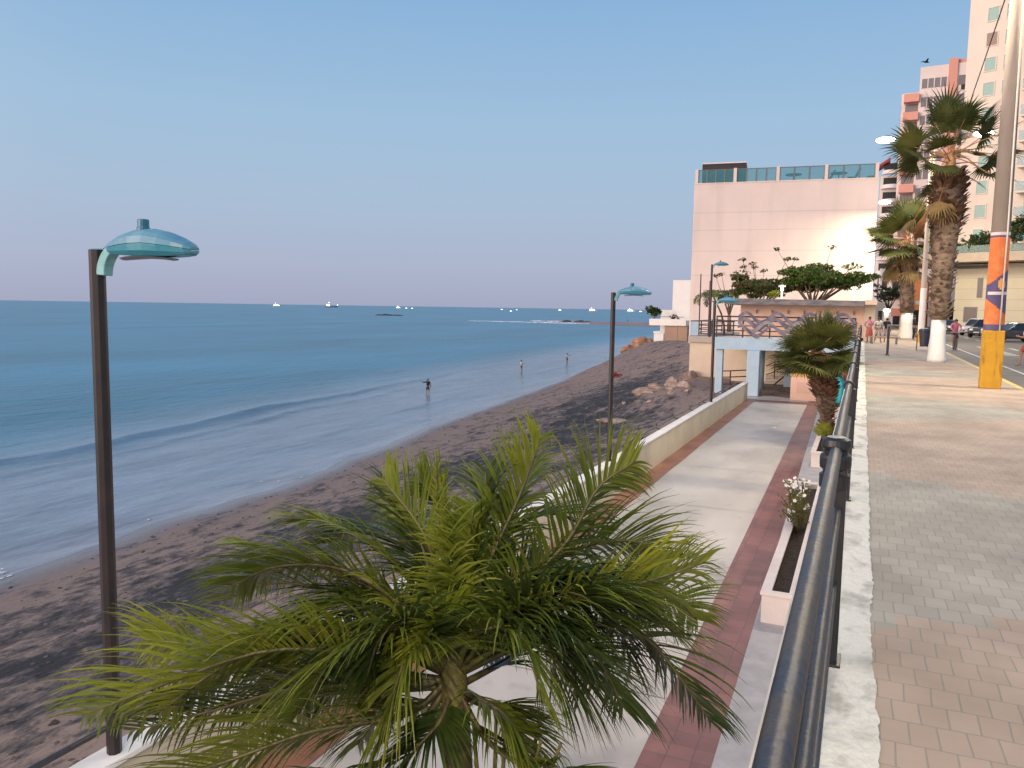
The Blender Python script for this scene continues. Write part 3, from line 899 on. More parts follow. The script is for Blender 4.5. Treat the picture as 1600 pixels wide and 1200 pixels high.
# hedge on the podium roof (three planters of shrub each)
m_leafd = M('dark_foliage', (.030, .058, .016), .6, (.075, .115, .028), 1.6, trans=.25)
m_leafm = M('mid_foliage', (.05, .105, .022), .55, (.11, .17, .04), 1.6, trans=.3)
def leaf_cloud(b, c, r, n_, size, flat=1.):
    for _ in range(n_):
        while True:
            p = Vector((U(-1, 1), U(-1, 1), U(-1, 1)))
            if p.length < 1: break
        p = p*(p.length**-.35 if p.length > .05 else 1)*.95
        q = Vector((c[0]+p.x*r[0], c[1]+p.y*r[1], c[2]+p.z*r[2]))
        nn_ = Vector((U(-1, 1), U(-1, 1), U(.0, 1.4))).normalized()
        u = nn_.orthogonal().normalized(); u.rotate(Matrix.Rotation(U(0, 6.28), 3, nn_)); w = nn_.cross(u)
        s_ = size*U(.6, 1.3)
        b.poly([q-u*s_, q-w*s_*.45, q+u*s_, q+w*s_*.45])
for k, (px, py, pz, rx, rz, lab) in enumerate(((11.2, 101.6, 9.9, 1.8, 1.5, 'round green shrub on the podium roof behind the glass balustrade'), (14.2, 99.9, 10.6, 1.4, 2.1, 'taller shrub on the podium roof left of the painted pole'), (17.1, 98.6, 10.2, 1.6, 2.4, 'tall shrub on the podium roof right of the painted pole'), (8.8, 103.2, 9.5, 1.1, .8, 'low shrub at the left end of the podium roof'))):
    sh = thing('roof_shrub', lab, 'shrub', (px, py, 9.0))
    b = MB()
    for j in range(7): leaf_cloud(b, (U(-.6, .6)*rx, U(-.4, .4), pz-9+U(-.5, .5)*rz), (rx*.6, .8, rz*.55), 70, .24)
    b.build('foliage', m_leafd, sh, fix=False)
    MB().tube([(0, 0, 0), (.1, 0, pz-9)], .09, 6).build('stem', m_oxr, sh)

# salmon and white block
m_salw = M('block_white', (.80, .68, .62), .8, (.74, .63, .57), .2)
m_sal = M('salmon_paint', (.74, .36, .27), .8, (.68, .32, .24), .3)
m_gwin = glass('grey_window_band', (.20, .18, .19), .15)
SB = thing('apartment_block', 'white and salmon apartment block stepping down towards the sea', 'building', (6.5, 150, 0), R(-4))
bx('wall', m_salw, SB, 0, 16, 0, 20, -1, 42.4)
bx('lower_wing', m_salw, SB, -2.6, 0, .8, 18, -1, 38.6)
bx('salmon_pier', m_sal, SB, 4.1, 5.4, -.35, 0, 0, 43.2)
bx('parapet', m_sal, SB, 4.1, 16, .3, .8, 42.4, 43.1)
for fl in range(14):
    z = 40.1-fl*2.95
    if z < 2: break
    f_ = bx('window', m_gwin, SB, .25, 3.95, -.05, -.004, z-1.15, z+.35)
    for q in range(5): bx('mullion', m_salw, f_, .2+q*.93, .34+q*.93, -.12, -.06, z-1.15, z+.35)
    f2 = bx('window', m_gwin, SB, 5.6, 8.2, -.05, -.004, z-1.15, z+.35)
    bx('mullion', m_salw, f2, 6.8, 6.95, -.12, -.06, z-1.15, z+.35)
    bx('air_conditioner', m_black, SB, 6.0, 6.8, -.45, -.01, z-1.9, z-1.25) if fl in (0, 3, 6) else None
    if fl < 13:
        zz = 37.6-fl*2.95
        bl = bx('balcony', m_sal, SB, -2.2, .05, -.75, .75, zz-.75, zz+.55)
        bx('window', m_gwin, SB, -2.0, -.1, .72, .79, zz-2.1, zz-.85)
        bx('side_window', m_dkgl, SB, -2.66, -2.61, 1.4, 2.8, zz-2.0, zz-.7)

# rounded balcony tower
m_balc = M('balcony_white', (.78, .70, .66), .7)
RT = thing('balcony_tower', 'slim pinkish tower with a stack of curved white balconies and red roof', 'building', (4.4, 182, 0))
bx('wall', m_pink, RT, -2.6, 6, 0, 14, -1, 30)
for fl in range(10):
    z = 30.2-fl*2.9
    b = MB(); secs = []
    for q in range(13):
        a_ = math.pi*q/12
        secs.append((-.6-2.1*math.cos(a_)*.9, -2.0*math.sin(a_), z))
    bot = [b.v(p) for p in secs]; top = [b.v((p[0], p[1], z+.75)) for p in secs]
    b.f(bot); b.f(top[::-1])
    for q in range(12): b.f([bot[q], bot[q+1], top[q+1], top[q]])
    b.f([bot[12], bot[0], top[0], top[12]])
    bl = b.build('balcony', m_balc, RT)
    bx('door', m_dkgl, bl, -2.1, .9, -.06, -.004, z+.76, z+2.3)
q = MB(); q.hexa([(-3.6, -1.6, 31.3), (-1.0, -1.6, 32.8), (-1.0, 4, 32.8), (-3.6, 4, 31.3), (-3.6, -1.6, 31.7), (-1.0, -1.6, 33.5), (-1.0, 4, 33.5), (-3.6, 4, 31.7)])
q.build('red_roof', M('red_roof', (.33, .045, .04), .6), RT)

# street end: small shops and a wall
m_or = M('orange_paint', (.80, .30, .10), .7)
for (nm, lab, x0, x1, y0, zt, m, kids) in (
    ('shop', 'white two storey house with a canopy at the far end of the street', 2.2, 6.4, 150, 9.5, m_wh, (('canopy', m_white, 2.0, 6.6, -1.6, 0, 5.2, 5.6), ('window', m_dkgl, 2.6, 3.4, -.06, -.004, 6.1, 7.4), ('window', m_dkgl, 4.2, 5.2, -.06, -.004, 6.1, 7.4), ('door', m_dkgl, 4.6, 5.6, -.06, -.004, 0, 2.6))),
    ('shop', 'orange fronted shop beside the far street lamps', 6.6, 9.4, 146, 7.6, m_or, (('door', m_oxr, 5.6, 6.58, -.5, .5, 0, 5.4), ('sign', m_white, 6.8, 9.2, -.08, -.004, 3.4, 4.0), ('door', m_dkgl, 7.4, 8.6, -.06, -.004, 0, 2.5))),
    ('shop', 'low cream shop front with dark door at the street end', 9.6, 15, 140, 6.4, m_tow, (('door', m_dkgl, 10.4, 11.6, -.06, -.004, 0, 2.6), ('window', m_dkgl, 12.2, 14.2, -.06, -.004, 1, 2.8))),
    ('shop', 'narrow white kiosk standing by the hotel corner', 1.5, 2.6, 118, 3.4, m_wh, (('opening', m_dkgl, 1.8, 2.3, -.06, -.004, 1, 2.2),))):
    t = thing(nm, lab, 'shop', (0, y0, 0))
    bx('wall', m, t, x0, x1, 0, 8, -.5, zt)
    for (kn, km, a, c, d_, e_, f1, g1) in kids: bx(kn, km, t, a, c, d_, e_, f1, g1)
# ============================================================ PROMENADE LAMPS (unlit, teal heads)
m_post = M('lamp_post_brown', (.013, .010, .011), .45, (.022, .015, .015), 5, metal=.0)
m_head = M('teal_lamp_paint', (.03, .20, .29), .32, (.045, .24, .33), 3, coat=.3)
m_headt = M('pale_teal_top', (.05, .19, .30), .4, (.11, .26, .35), 3)  # upper shell in a mottled, slightly paler teal than the tray
m_arm = M('pale_teal_arm', (.16, .38, .40), .4, (.10, .30, .34), 4)
m_diff = M('lamp_diffuser', (.20, .22, .24), .35)
def promenade_lamp(loc, label):
    t = thing('promenade_lamp', label, 'street lamp', loc, R(7), 'teal lamps on the sea wall')
    MB().lathe([(.066, 0), (.066, 4.58)], 8).build('pole', m_post, t, bevel=.004)
    MB().lathe([(.06, 4.581), (.05, 4.59)], 8).build('pole_cap', m_arm, t)
    # curved bracket
    pts = []
    for i in range(9):
        a_ = i/8*R(74)
        pts.append((.075+.26*(1-math.cos(a_)), 0, 4.36+.27*math.sin(a_)))
    b = MB(); secs = []
    for i, p in enumerate(pts):
        hw, th = .05+.012*i/8, .045-.012*i/8
        d_ = Vector(pts[min(i+1, 8)])-Vector(pts[max(i-1, 0)]); d_.normalize()
        n_ = Vector((-d_.z, 0, d_.x))
        p = Vector(p)
        secs.append([tuple(p+n_*th+Vector((0, -hw, 0))), tuple(p+n_*th+Vector((0, hw, 0))), tuple(p-n_*th+Vector((0, hw, 0))), tuple(p-n_*th+Vector((0, -hw, 0)))])
    b.loft(secs).build('bracket', m_arm, t, bevel=.008)
    # lens shaped head: lofted along its length, upper shell and lower tray
    stn = [(x_*.87+.012, w_, a_, c_) for x_, w_, a_, c_ in [(.10, .035, .00, .05), (.20, .075, .055, .055), (.35, .125, .10, .075), (.52, .165, .125, .095), (.70, .18, .13, .10), (.86, .17, .115, .09), (1.0, .14, .085, .07), (1.10, .10, .055, .05), (1.15, .06, .03, .03)]]
    zc = lambda x: 4.585+.035*math.sin((x-.1)/1.05*math.pi)-.07*max(0, x-.6)
    up_, lo_ = [], []
    for (x, w, hu, hd) in stn:
        u1, l1 = [], []
        for i in range(9):
            a_ = math.pi*i/8
            u1.append((x, -w*math.cos(a_), zc(x)+.003+hu*math.sin(a_)**.8))
        for i in range(9):
            a_ = math.pi*i/8
            l1.append((x, -w*.97*math.cos(a_), zc(x)-hd*min(1, 1.5*math.sin(a_))))
        up_.append(u1); lo_.append(l1)
    MB().loft(up_).build('upper_shell', m_headt, t, smooth=False, bevel=.004)
    MB().loft(lo_).build('lower_tray', m_head, t, smooth=False, bevel=.004)
    b = MB(); secs = []
    for (x, w) in ((.30, .07), (.40, .11), (.55, .125), (.7, .11), (.8, .07)):
        secs.append([(x, w*math.cos(k_*math.pi/4), zc(x)-.098+.0-(.02*math.sin(k_*math.pi/4) if k_ <= 4 else 0)) for k_ in range(8)])
    b.loft(secs).build('diffuser', m_diff, t)
    MB().lathe([(.055, 0), (.055, .035), (.048, .04), (.048, .10), (.04, .106)], 14, (.50, 0, 4.725)).build('photocell', M('photocell_blue', (.02, .12, .20), .35), t, bevel=.003)
    return t
L1 = promenade_lamp((-6.1, 4.84, -2.235), 'nearest teal headed lamp post on the white coping at the left')
for loc, lab in (((-6.15, 20.5, -2.235), 'second teal headed lamp post standing on the wall in the middle'), ((-6.13, 36.2, -2.235), 'third teal headed lamp post at the wall end in front of the pavilion'), ((-8.9, 51.0, .22), 'tallest looking lamp post, standing on the pavilion deck against the pink wall')):
    c = copy_tree(L1); c.location = loc; c['label'] = lab

# ============================================================ STREET LAMPS (lit)
m_conc = M('spun_concrete', (.40, .34, .29), .85, (.33, .28, .24), 1.2, bump=.15, bscale=14, stretch=(1, 1, .3))
m_ltgrey = M('pale_painted_pole', (.62, .57, .50), .6, (.70, .66, .60), 2, stretch=(1, 1, .4))
m_yel = M('yellow_block_paint', (.62, .33, .012), .6, (.52, .27, .012), 2.5, bump=.25, bscale=12, lo=.35, hi=.7)
stain(m_yel, 3.0, .58, .66, .62, (2, 2, .35))
m_lum = M('luminaire_grey', (.25, .25, .25), .5)
m_lens = bpy.data.materials.new('lit_lens'); m_lens.use_nodes = True
Pl = m_lens.node_tree.nodes['Principled BSDF']; Pl.inputs['Emission Color'].default_value = (1, .86, .66, 1); Pl.inputs['Emission Strength'].default_value = 30
LAMP_POWER = 1550
def luminaire(t, x, z, power, sgn, big=1.):
    h = MB(); secs = []
    for (u, w, hh) in ((-.45, .05, .04), (-.3, .13, .08), (.1, .17, .11), (.4, .14, .09), (.5, .08, .04)):
        secs.append([(x+sgn*u*big, w*big*math.cos(k_*math.pi/4), z+hh*big*max(-.2, math.sin(k_*math.pi/4))) for k_ in range(8)])
    lum = h.loft(secs).build('luminaire', m_lum, t)
    q = MB(); q.ball((x+sgn*.08, 0, z-.05), 1, 2, (.6*big, .28*big, .2*big)); q.build('lens', m_lens, lum, smooth=True)
    if power:
        d_ = bpy.data.lights.new('lamp_light', 'AREA'); d_.shape = 'ELLIPSE'; d_.size = .6; d_.size_y = .28; d_.energy = power; d_.color = (1, .85, .62)
        o = bpy.data.objects.new('lamp_light', d_); COL.objects.link(o); o.parent = t; o.location = (x+sgn*.05, 0, z-.34)
def street_lamp(loc, label, power, base=True):
    t = thing('street_lamp', label, 'street lamp', loc, 0, 'double armed street lamps along the kerb')
    if base:
        MB().lathe([(.25, 0), (.25, .75)], 16).build('painted_base', m_yel, t, smooth=False)
        MB().lathe([(.2, .76), (.18, 3.6)], 16).build('painted_shaft', m_white, t, smooth=False)
        MB().lathe([(.175, 3.61), (.12, 13.3)], 16).build('pole', m_conc, t, smooth=False)
    for sg in (-1, 1):
        MB().tube([(sg*.08, 0, 12.6), (sg*.7, 0, 13.15), (sg*1.6, 0, 13.4), (sg*2.4, 0, 13.45)], [.06, .055, .05, .045], 8).build('arm', m_lum, t, smooth=True)
        luminaire(t, sg*2.75, 13.4, power, sg)
    return t
street_lamp((3.55, 59, 0), 'pale double armed street lamp with yellow base behind the nearest fan palm', LAMP_POWER)
street_lamp((4.2, 91.5, 0), 'street lamp whose arm glows beside the right edge of the pink hotel wall', LAMP_POWER*1.0)
street_lamp((10.6, 205, 0), 'farthest street lamp glowing at the end of the street', 800)
street_lamp((3.3, -11, 0), 'street lamp standing on the kerb behind the viewer', LAMP_POWER*1.5)

# concrete utility pole with party paint and yellow block base
up_ = thing('utility_pole', 'thick concrete pole with orange and purple painted band on a yellow block', 'utility pole', (3.1, 23.75, 0), 0)
MB().box(-.235, .235, -.235, .235, 0, 1.5).build('base_block', m_yel, up_, bevel=.02)
def pr_(z): return .25-.008*z
m_o = M('faded_orange_paint', (.66, .17, .045), .75, (.72, .27, .08), 3.5, bump=.2, bscale=14, lo=.45, hi=.75)
m_pu = M('faded_purple_paint', (.085, .065, .15), .75, (.13, .105, .20), 3.5, lo=.4, hi=.7)
m_ww = M('faded_white_paint', (.62, .57, .55), .75)
m_yo = M('faded_yellow_orange_paint', (.72, .36, .10), .75)
b = MB()
nz_, na = 96, 40
rings = []
for i in range(nz_+1):
    z = 1.501+(4.0-1.501)*i/nz_
    rings.append([b.v((pr_(z)*math.cos(2*math.pi*k_/na), pr_(z)*math.sin(2*math.pi*k_/na), z)) for k_ in range(na)])
for i in range(nz_):
    z = 1.501+(4.0-1.501)*(i+.5)/nz_
    for k_ in range(na):
        an = 2*math.pi*(k_+.5)/na
        fx = math.cos(an)       # left -1 .. right +1 as seen from the walk
        mi = 0
        if z > 3.86 or z < 1.66: mi = 1
        elif 2.10-.0*fx-.22*fx < z < 2.86+.20*fx: mi = 1
        if 2.40 < z < 2.50 and fx > -.9: mi = 2
        if mi == 1 and (fx-.35)**2/.12+(z-2.68)**2/.022 < 1: mi = 3
        if z > 3.93: mi = 2
        b.mi = mi
        b.f([rings[i][k_], rings[i][(k_+1) % na], rings[i+1][(k_+1) % na], rings[i+1][k_]])
b.build('painted_band', [m_o, m_pu, m_ww, m_yo], up_, smooth=True)
MB().lathe([(pr_(4.001), 4.001), (pr_(13.4), 13.4)], 24).build('pole', m_conc, up_, smooth=True)
MB().tube([(.10, -.262, 1.5), (.12, -.24, 4), (.10, -.20, 9), (.08, -.17, 13)], .02, 8).build('conduit', m_ltgrey, up_, smooth=True)
for sg in (-1, 1):
    MB().tube([(sg*.12, 0, 12.6), (sg*.7, 0, 13.15), (sg*1.6, 0, 13.4), (sg*2.4, 0, 13.45)], [.06, .055, .05, .045], 8).build('arm', m_lum, up_, smooth=True)
    luminaire(up_, sg*2.75, 13.4, LAMP_POWER*.85, sg)
A_, B_ = Vector((2.95, 23.75, 10.3)), Vector((3.5, 59, 8.6))
o = MB().tube([A_.lerp(B_, i/20)-Vector((0, 0, 1.2*4*(i/20)*(1-i/20)*.35)) for i in range(21)], .016, 6).build('overhead_cable', m_black)
tag(o, 'black overhead cable sagging from the painted concrete pole towards the next lamp', 'cable')

# ============================================================ SIDEWALK RAILING
m_rail = M('railing_gloss_paint', (.018, .026, .042), .42, (.045, .038, .034), 6, bump=.10, bscale=30, spec=.42)
m_railk = M('railing_black_paint', (.012, .013, .016), .35, (.02, .02, .022), 5)
rl = thing('railing', 'glossy dark blue pipe railing with black collared posts along the sidewalk edge', 'railing', (-.095, 0, 0))
posts = [4.5, 8.6, 12, 15.2, 18.4, 21.7, 25, 28.3, 31.6, 35, 38.3, 41.6, 45, 48.4]
MB().tube([(0, y_, 1.17) for y_ in range(-6, 50, 2)], .031, 16).build('top_pipe', m_rail, rl, smooth=True)
MB().tube([(.022, y_, .86) for y_ in range(-6, 50, 2)], .02, 12).build('middle_pipe', m_rail, rl, smooth=True)
MB().tube([(.022, y_, .45) for y_ in range(-6, 50, 2)], .02, 12).build('lower_pipe', m_rail, rl, smooth=True)
for y_ in posts:
    p = MB().box(.0, .062, y_-.055, y_+.055, .006, 1.14).build('post', m_railk, rl, bevel=.006)
    big = y_ in (4.5, 21.7, 38.3)
    q = MB()
    for k_, (dy, r_) in enumerate(((-.12, .078), (-.04, .066), (.04, .078), (.12, .066))) if big else ((0, (-.02, .053)), (1, (.02, .053))):
        c0, c1 = y_+dy-.036, y_+dy+.036
        q.tube([(0, c0, 1.17), (0, c0+.008, 1.17), (0, c1-.008, 1.17), (0, c1, 1.17)], [r_*.93, r_, r_, r_*.93], 20)
    if big:
        q.bm.clear()
        q.lathe([(.05, 0), (.078, .005), (.078, .02), (.078, .06), (.078, .075), (.062, .085), (.062, .10), (.078, .11), (.08, .13), (.08, .165), (.076, .18), (.062, .19), (.062, .205), (.072, .215), (.076, .23), (.072, .262), (.05, .275)], 24, (0, y_, .965))
    q.build('collar', m_railk, p, smooth=False)
    MB().box(-.05, .08, y_-.09, y_+.09, .006, .02).build('foot_plate', m_railk, p, bevel=.003)

# ============================================================ PLANTERS
m_plant = M('planter_white_render', (.70, .64, .60), .75, (.62, .56, .53), 1.3, bump=.08, bscale=15)
m_soil = M('planter_soil', (.022, .015, .010), .95, (.05, .035, .022), 8, bump=.9, bscale=25)
def planter(y0, y1, label, x0=-1.27, x1=-.74):
    t = thing('planter_box', label, 'planter', (0, 0, LO+.101), 0, 'white planter boxes on the promenade ledge')
    h = .46
    b = MB()
    xa = x0-.0035*(y0-13)
    b.box(xa, x1, y0, y0+.1, 0, h); b.box(xa, x1, y1-.1, y1, 0, h); b.box(xa, xa+.1, y0+.1, y1-.1, 0, h); b.box(x1-.1, x1, y0+.1, y1-.1, 0, h)
    b.build('box', m_plant, t)
    b = MB()
    b.box(xa-.025, x1+.025, y0-.025, y0+.14, h, h+.05); b.box(xa-.025, x1+.025, y1-.14, y1+.025, h, h+.05); b.box(xa-.025, xa+.14, y0+.14, y1-.14, h, h+.05); b.box(x1-.12, x1+.025, y0+.14, y1-.14, h, h+.05)
    b.build('rim', m_plant, t, bevel=.008)
    b = MB(); nn_ = int((y1-y0)*4)
    for i in range(nn_):
        for j in range(3):
            ya, yb = y0+.1+(y1-y0-.2)*i/nn_, y0+.1+(y1-y0-.2)*(i+1)/nn_
            xj = [xa+.1+(x1-xa-.2)*q/3 for q in (j, j+1)]
            hz = lambda a_, c_: h-.1+.03*noise.noise(Vector((a_*5, c_*5, 1)))
            b.poly([(xj[0], ya, hz(xj[0], ya)), (xj[1], ya, hz(xj[1], ya)), (xj[1], yb, hz(xj[1], yb)), (xj[0], yb, hz(xj[0], yb))])
    b.build('soil', m_soil, t)
    return t
planter(13.0, 22.2, 'nearest white planter box, holding bare dark soil and the flowering bush')
planter(27.2, 36.5, 'second white planter box, with the small fan palm growing in it')
planter(40.5, 47, 'farthest white planter box below the railing near the pavilion')
t = thing('planter_box', 'square planter at the foot of the big feather palm', 'planter', (-1.56, 2.92, LO), 0)
q = MB()
q.box(-.45, .45, -.45, -.37, 0, .5); q.box(-.45, .45, .37, .45, 0, .5); q.box(-.45, -.37, -.37, .37, 0, .5); q.box(.37, .45, -.37, .37, 0, .5)
q.build('box', m_plant, t, bevel=.01); MB().box(-.37, .37, -.37, .37, .3, .42).build('soil', m_soil, t)

# flowering bush (white flowers)
m_leafo = M('olive_foliage', (.10, .115, .022), .55, (.16, .15, .035), 3, trans=.3)
m_petal = M('white_petal', (.80, .78, .74), .6, trans=.2)
fb = thing('flower_bush', 'olive green bush with small white flowers growing in the nearest planter', 'bush', (-1.02, 17.6, LO+.45))
b = MB(); st_ = MB(); fl = MB()
for k_ in range(46):
    a_ = U(0, 6.28); rad = U(.08, .52); hh = U(.45, 1.15)*(1-.35*rad)
    tip = Vector((rad*math.cos(a_)*.62-.12, rad*math.sin(a_)*1.7, hh))
    st_.tube([(tip.x*.1, tip.y*.2, 0), tuple(tip*.6+Vector((0, 0, .05))), tuple(tip)], .008, 4)
    for j in range(16):
        q = tip*U(.35, 1.05)+Vector((U(-.09, .09), U(-.09, .09), U(-.05, .05)))
        d_ = Vector((U(-1, 1), U(-1, 1), U(.1, 1))).normalized(); w = d_.orthogonal().normalized()
        L_ = U(.06, .11)
        b.poly([q, q+d_*L_*.5+w*L_*.22, q+d_*L_, q+d_*L_*.5-w*L_*.22])
    if k_ % 2 == 0 or hh > .9:
        for j in range(random.choice((1, 1, 2, 3))):
            c0 = tip+Vector((U(-.07, .07), U(-.07, .07), U(.02, .07)))
            nrm = Vector((U(-.5, .5), U(-.9, 0), U(.5, 1))).normalized(); u = nrm.orthogonal().normalized(); w = nrm.cross(u)
            for s_ in range(5):
                a2 = s_*2*math.pi/5
                d1 = u*math.cos(a2)+w*math.sin(a2); e1 = nrm.cross(d1)
                fl.poly([c0, c0+d1*.026+e1*.018, c0+d1*.048+nrm*.005, c0+d1*.026-e1*.018])
            fl.build('flower', m_petal, fb, fix=False); fl = MB()
b.build('leaves', m_leafo, fb, fix=False); st_.build('stems', M('stem_brown', (.08, .07, .03), .7), fb)
# ============================================================ PALMS
m_lf = [M('palm_leaf_bright', (.31, .32, .036), .42, (.20, .25, .03), 2.5, trans=.38, coat=.1),  # bright and dark tones put lit and shaded fronds into the leaf colour
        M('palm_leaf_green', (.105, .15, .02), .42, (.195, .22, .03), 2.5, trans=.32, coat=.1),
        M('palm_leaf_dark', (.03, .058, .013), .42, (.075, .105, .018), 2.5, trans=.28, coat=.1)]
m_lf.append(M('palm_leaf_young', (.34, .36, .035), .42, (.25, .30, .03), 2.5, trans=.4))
m_rach = M('rachis_olive', (.10, .095, .025), .5, (.08, .055, .024), 4)
m_ptrunk = M('feather_palm_trunk', (.075, .062, .022), .7, (.14, .12, .03), 5, bump=.4, bscale=14, stretch=(1, 1, 3))

RV = Vector((math.cos(YAW), math.sin(YAW), 0)); AV = Vector((-math.sin(YAW), math.cos(YAW), 0)); ZV = Vector((0, 0, 1))
def frond(parent, base, az, el, length, droop, leaf=.34, nl=44, mat=1, width=.024, curl=0., fold=.5, seed=1, start=.16, roll=0.):
    """feather frond: az in degrees in the horizontal plane (0 = right, 90 = away), el = launch elevation, droop = total fall in degrees"""
    rnd = random.Random(seed)
    pts = []; p = Vector(base); n_ = 36
    H_ = RV*math.cos(R(az))+AV*math.sin(R(az)); side = ZV.cross(H_)
    dirs = []
    for i in range(n_+1):
        u = i/n_
        a_ = R(el-droop*u**1.35); c_ = R(curl*u)
        hd = H_*math.cos(c_)+side*math.sin(c_)
        d_ = hd*math.cos(a_)+ZV*math.sin(a_)
        pts.append(p.copy()); dirs.append(d_)
        p = p+d_*(length/n_)
    fr = MB().tube([pts[i] for i in range(0, n_+1, 2)], [.017*(1-.85*i/n_)*(.6+.4*length) for i in range(0, n_+1, 2)], 6).build('frond', m_rach, parent, smooth=True)
    b = MB()
    for k_ in range(nl):
        u = start+(1-start)*(k_+.5)/nl
        i = min(n_-1, int(u*n_)); f_ = u*n_-i
        q = pts[i].lerp(pts[i+1], f_); d_ = dirs[i]
        sd = d_.cross(ZV)
        if sd.length < .05: sd = side.copy()
        sd.normalize(); sd.rotate(Matrix.Rotation(R(roll*(.4+u)), 3, d_)); nr = sd.cross(d_).normalized()
        prof = math.sin(math.pi*min(1, (u-start)/(1-start)*.86+.10))**.65
        L_ = leaf*prof*(1-.25*u)
        for sg in (-1, 1):
            if rnd.random() < .03: continue
            ang = R(64-34*u+rnd.uniform(-9, 9))
            out = (sd*sg*math.sin(ang)+d_*math.cos(ang)+nr*(fold+rnd.uniform(-.12, .12))).normalized()
            Lk = L_*rnd.uniform(.86, 1.1); W_ = width*rnd.uniform(.8, 1.15)
            fall = rnd.uniform(.35, 1.0)
            prev = None; pp = q.copy(); dd = out.copy()
            wv_ = d_-dd*d_.dot(dd)
            wv_ = wv_.normalized() if wv_.length > .01 else sd
            for j in range(6):
                v_ = j/5
                w_ = W_*(.45+1.3*v_ if v_ < .35 else (1-v_)**.75*1.2)*.5
                cur = (b.v(pp-wv_*w_), b.v(pp+nr*.0), b.v(pp+wv_*w_)) if False else (b.v(pp-wv_*w_), b.v(pp+wv_*w_))
                if prev: b.f([prev[0], prev[1], cur[1], cur[0]])
                prev = cur
                pp = pp+dd*(Lk/5)
                dd = (dd-ZV*fall*(.12+.34*v_)).normalized()
    b.build('leaflets', m_lf[mat], fr, fix=False)
    return fr

FP = thing('feather_palm', 'big feather leaved palm in the foreground with arching bright green fronds', 'palm', (-1.56, 2.92, LO+.4))
top = Vector((0, 0, 3.28))
MB().tube([(0, 0, 0), (.03, .01, 1.0), (.05, .0, 2.0), (.04, -.01, 2.7), tuple(top)], [.085, .07, .066, .066, .055], 12).build('trunk', m_ptrunk, FP, smooth=True)
for k_ in range(7):         # thin secondary stems at the side
    a_ = U(-.3, .3)
    MB().tube([(.12+k_*.02, .05+a_*.2, 0), (.13+k_*.03, .06+a_*.3, 1.6), (.10+k_*.05, .05+a_*.4, 2.6), (.06+k_*.08, .02+a_*.5, 3.0)], [.016, .014, .011, .007], 6).build('stem', m_ptrunk, FP, smooth=True)
PXM = 1/354.5
def catmull(pts, n_):
    P_ = [pts[0]*2-pts[1]]+pts+[pts[-1]*2-pts[-2]]
    out = []
    m_ = len(pts)-1
    for i in range(n_+1):
        u = i/n_*m_; k_ = min(m_-1, int(u)); f_ = u-k_
        a_, b_, c_, d_ = P_[k_:k_+4]
        out.append(.5*((2*b_)+(c_-a_)*f_+(2*a_-5*b_+4*c_-d_)*f_*f_+(3*b_-a_-3*c_+d_)*f_**3))
    return out
def frond_path(parent, ctrl, leaf, mat=1, roll=45., nl=56, width=.017, start=.16, fall=(.35, .9), fold=.15, seed=1, one=0):
    """feather frond along a drawn rachis; ctrl in metres: (right, up, away) from the crown base"""
    rnd = random.Random(seed)
    n_ = 36
    pts = catmull([TOP+RV*r_+ZV*z_+AV*a_ for r_, z_, a_ in ctrl], n_)
    ln = sum((pts[i+1]-pts[i]).length for i in range(n_))
    fr = MB().tube([pts[i] for i in range(0, n_+1, 2)], [.0035+.0135*(1-i/n_) for i in range(0, n_+1, 2)], 6).build('frond', m_rach, parent, smooth=True)
    b = MB()
    for k_ in range(nl):
        u = start+(1-start)*(k_+.5)/nl
        i = min(n_-1, int(u*n_)); f_ = u*n_-i
        q = pts[i].lerp(pts[i+1], f_); d_ = (pts[min(i+1, n_)]-pts[max(i-1, 0)]).normalized()
        sd = d_.cross(ZV)
        sd = sd.normalized() if sd.length > .08 else RV.copy()
        sd.rotate(Matrix.Rotation(R(roll+8*math.sin(u*7+seed)), 3, d_))
        nr = sd.cross(d_).normalized()
        prof = math.sin(math.pi*min(1, (u-start)/(1-start)*.84+.13))**.6
        for sg in (-1, 1):
            if rnd.random() < .05: continue
            ang = R(76-34*u+rnd.uniform(-6, 6))
            out = (sd*sg*math.sin(ang)+d_*math.cos(ang)+nr*(fold+rnd.uniform(-.12, .12))).normalized()
            Lk = 1.42*leaf*prof*rnd.uniform(.84, 1.08)*(1-.15*u); W_ = width*rnd.uniform(.75, 1.2)
            fl_ = rnd.uniform(*fall)
            wv_ = d_-out*d_.dot(out)
            wv_ = wv_.normalized() if wv_.length > .01 else sd
            tw = rnd.uniform(-.5, .5)
            wv_.rotate(Matrix.Rotation(tw, 3, out))
            prev = None; pp = q.copy(); dd = out.copy()
            for j in range(7):
                v_ = j/6
                w_ = W_*(.55+2.2*v_ if v_ < .2 else min(1., (1-v_)*1.7)**.9)*.5+.0006
                cur = (b.v(pp-wv_*w_), b.v(pp+wv_*w_))
                if prev: b.f([prev[0], prev[1], cur[1], cur[0]])
                prev = cur
                pp = pp+dd*(Lk/6)
                dd = (dd-ZV*fl_*(.08+.34*v_)).normalized()
    b.build('leaflets', m_lf[mat], fr, fix=False)
    return fr
TOP = Vector((0, 0, 3.25))
def px(*pts):       # rachis sketched in units of 1/354.5 m about the crown base
    return [((x-715)*PXM, -(y+(38, 20, 6)[min(i_, 2)]*(i_ < 3)-1010)*PXM, a_) for i_, (x, y, a_) in enumerate(pts)]
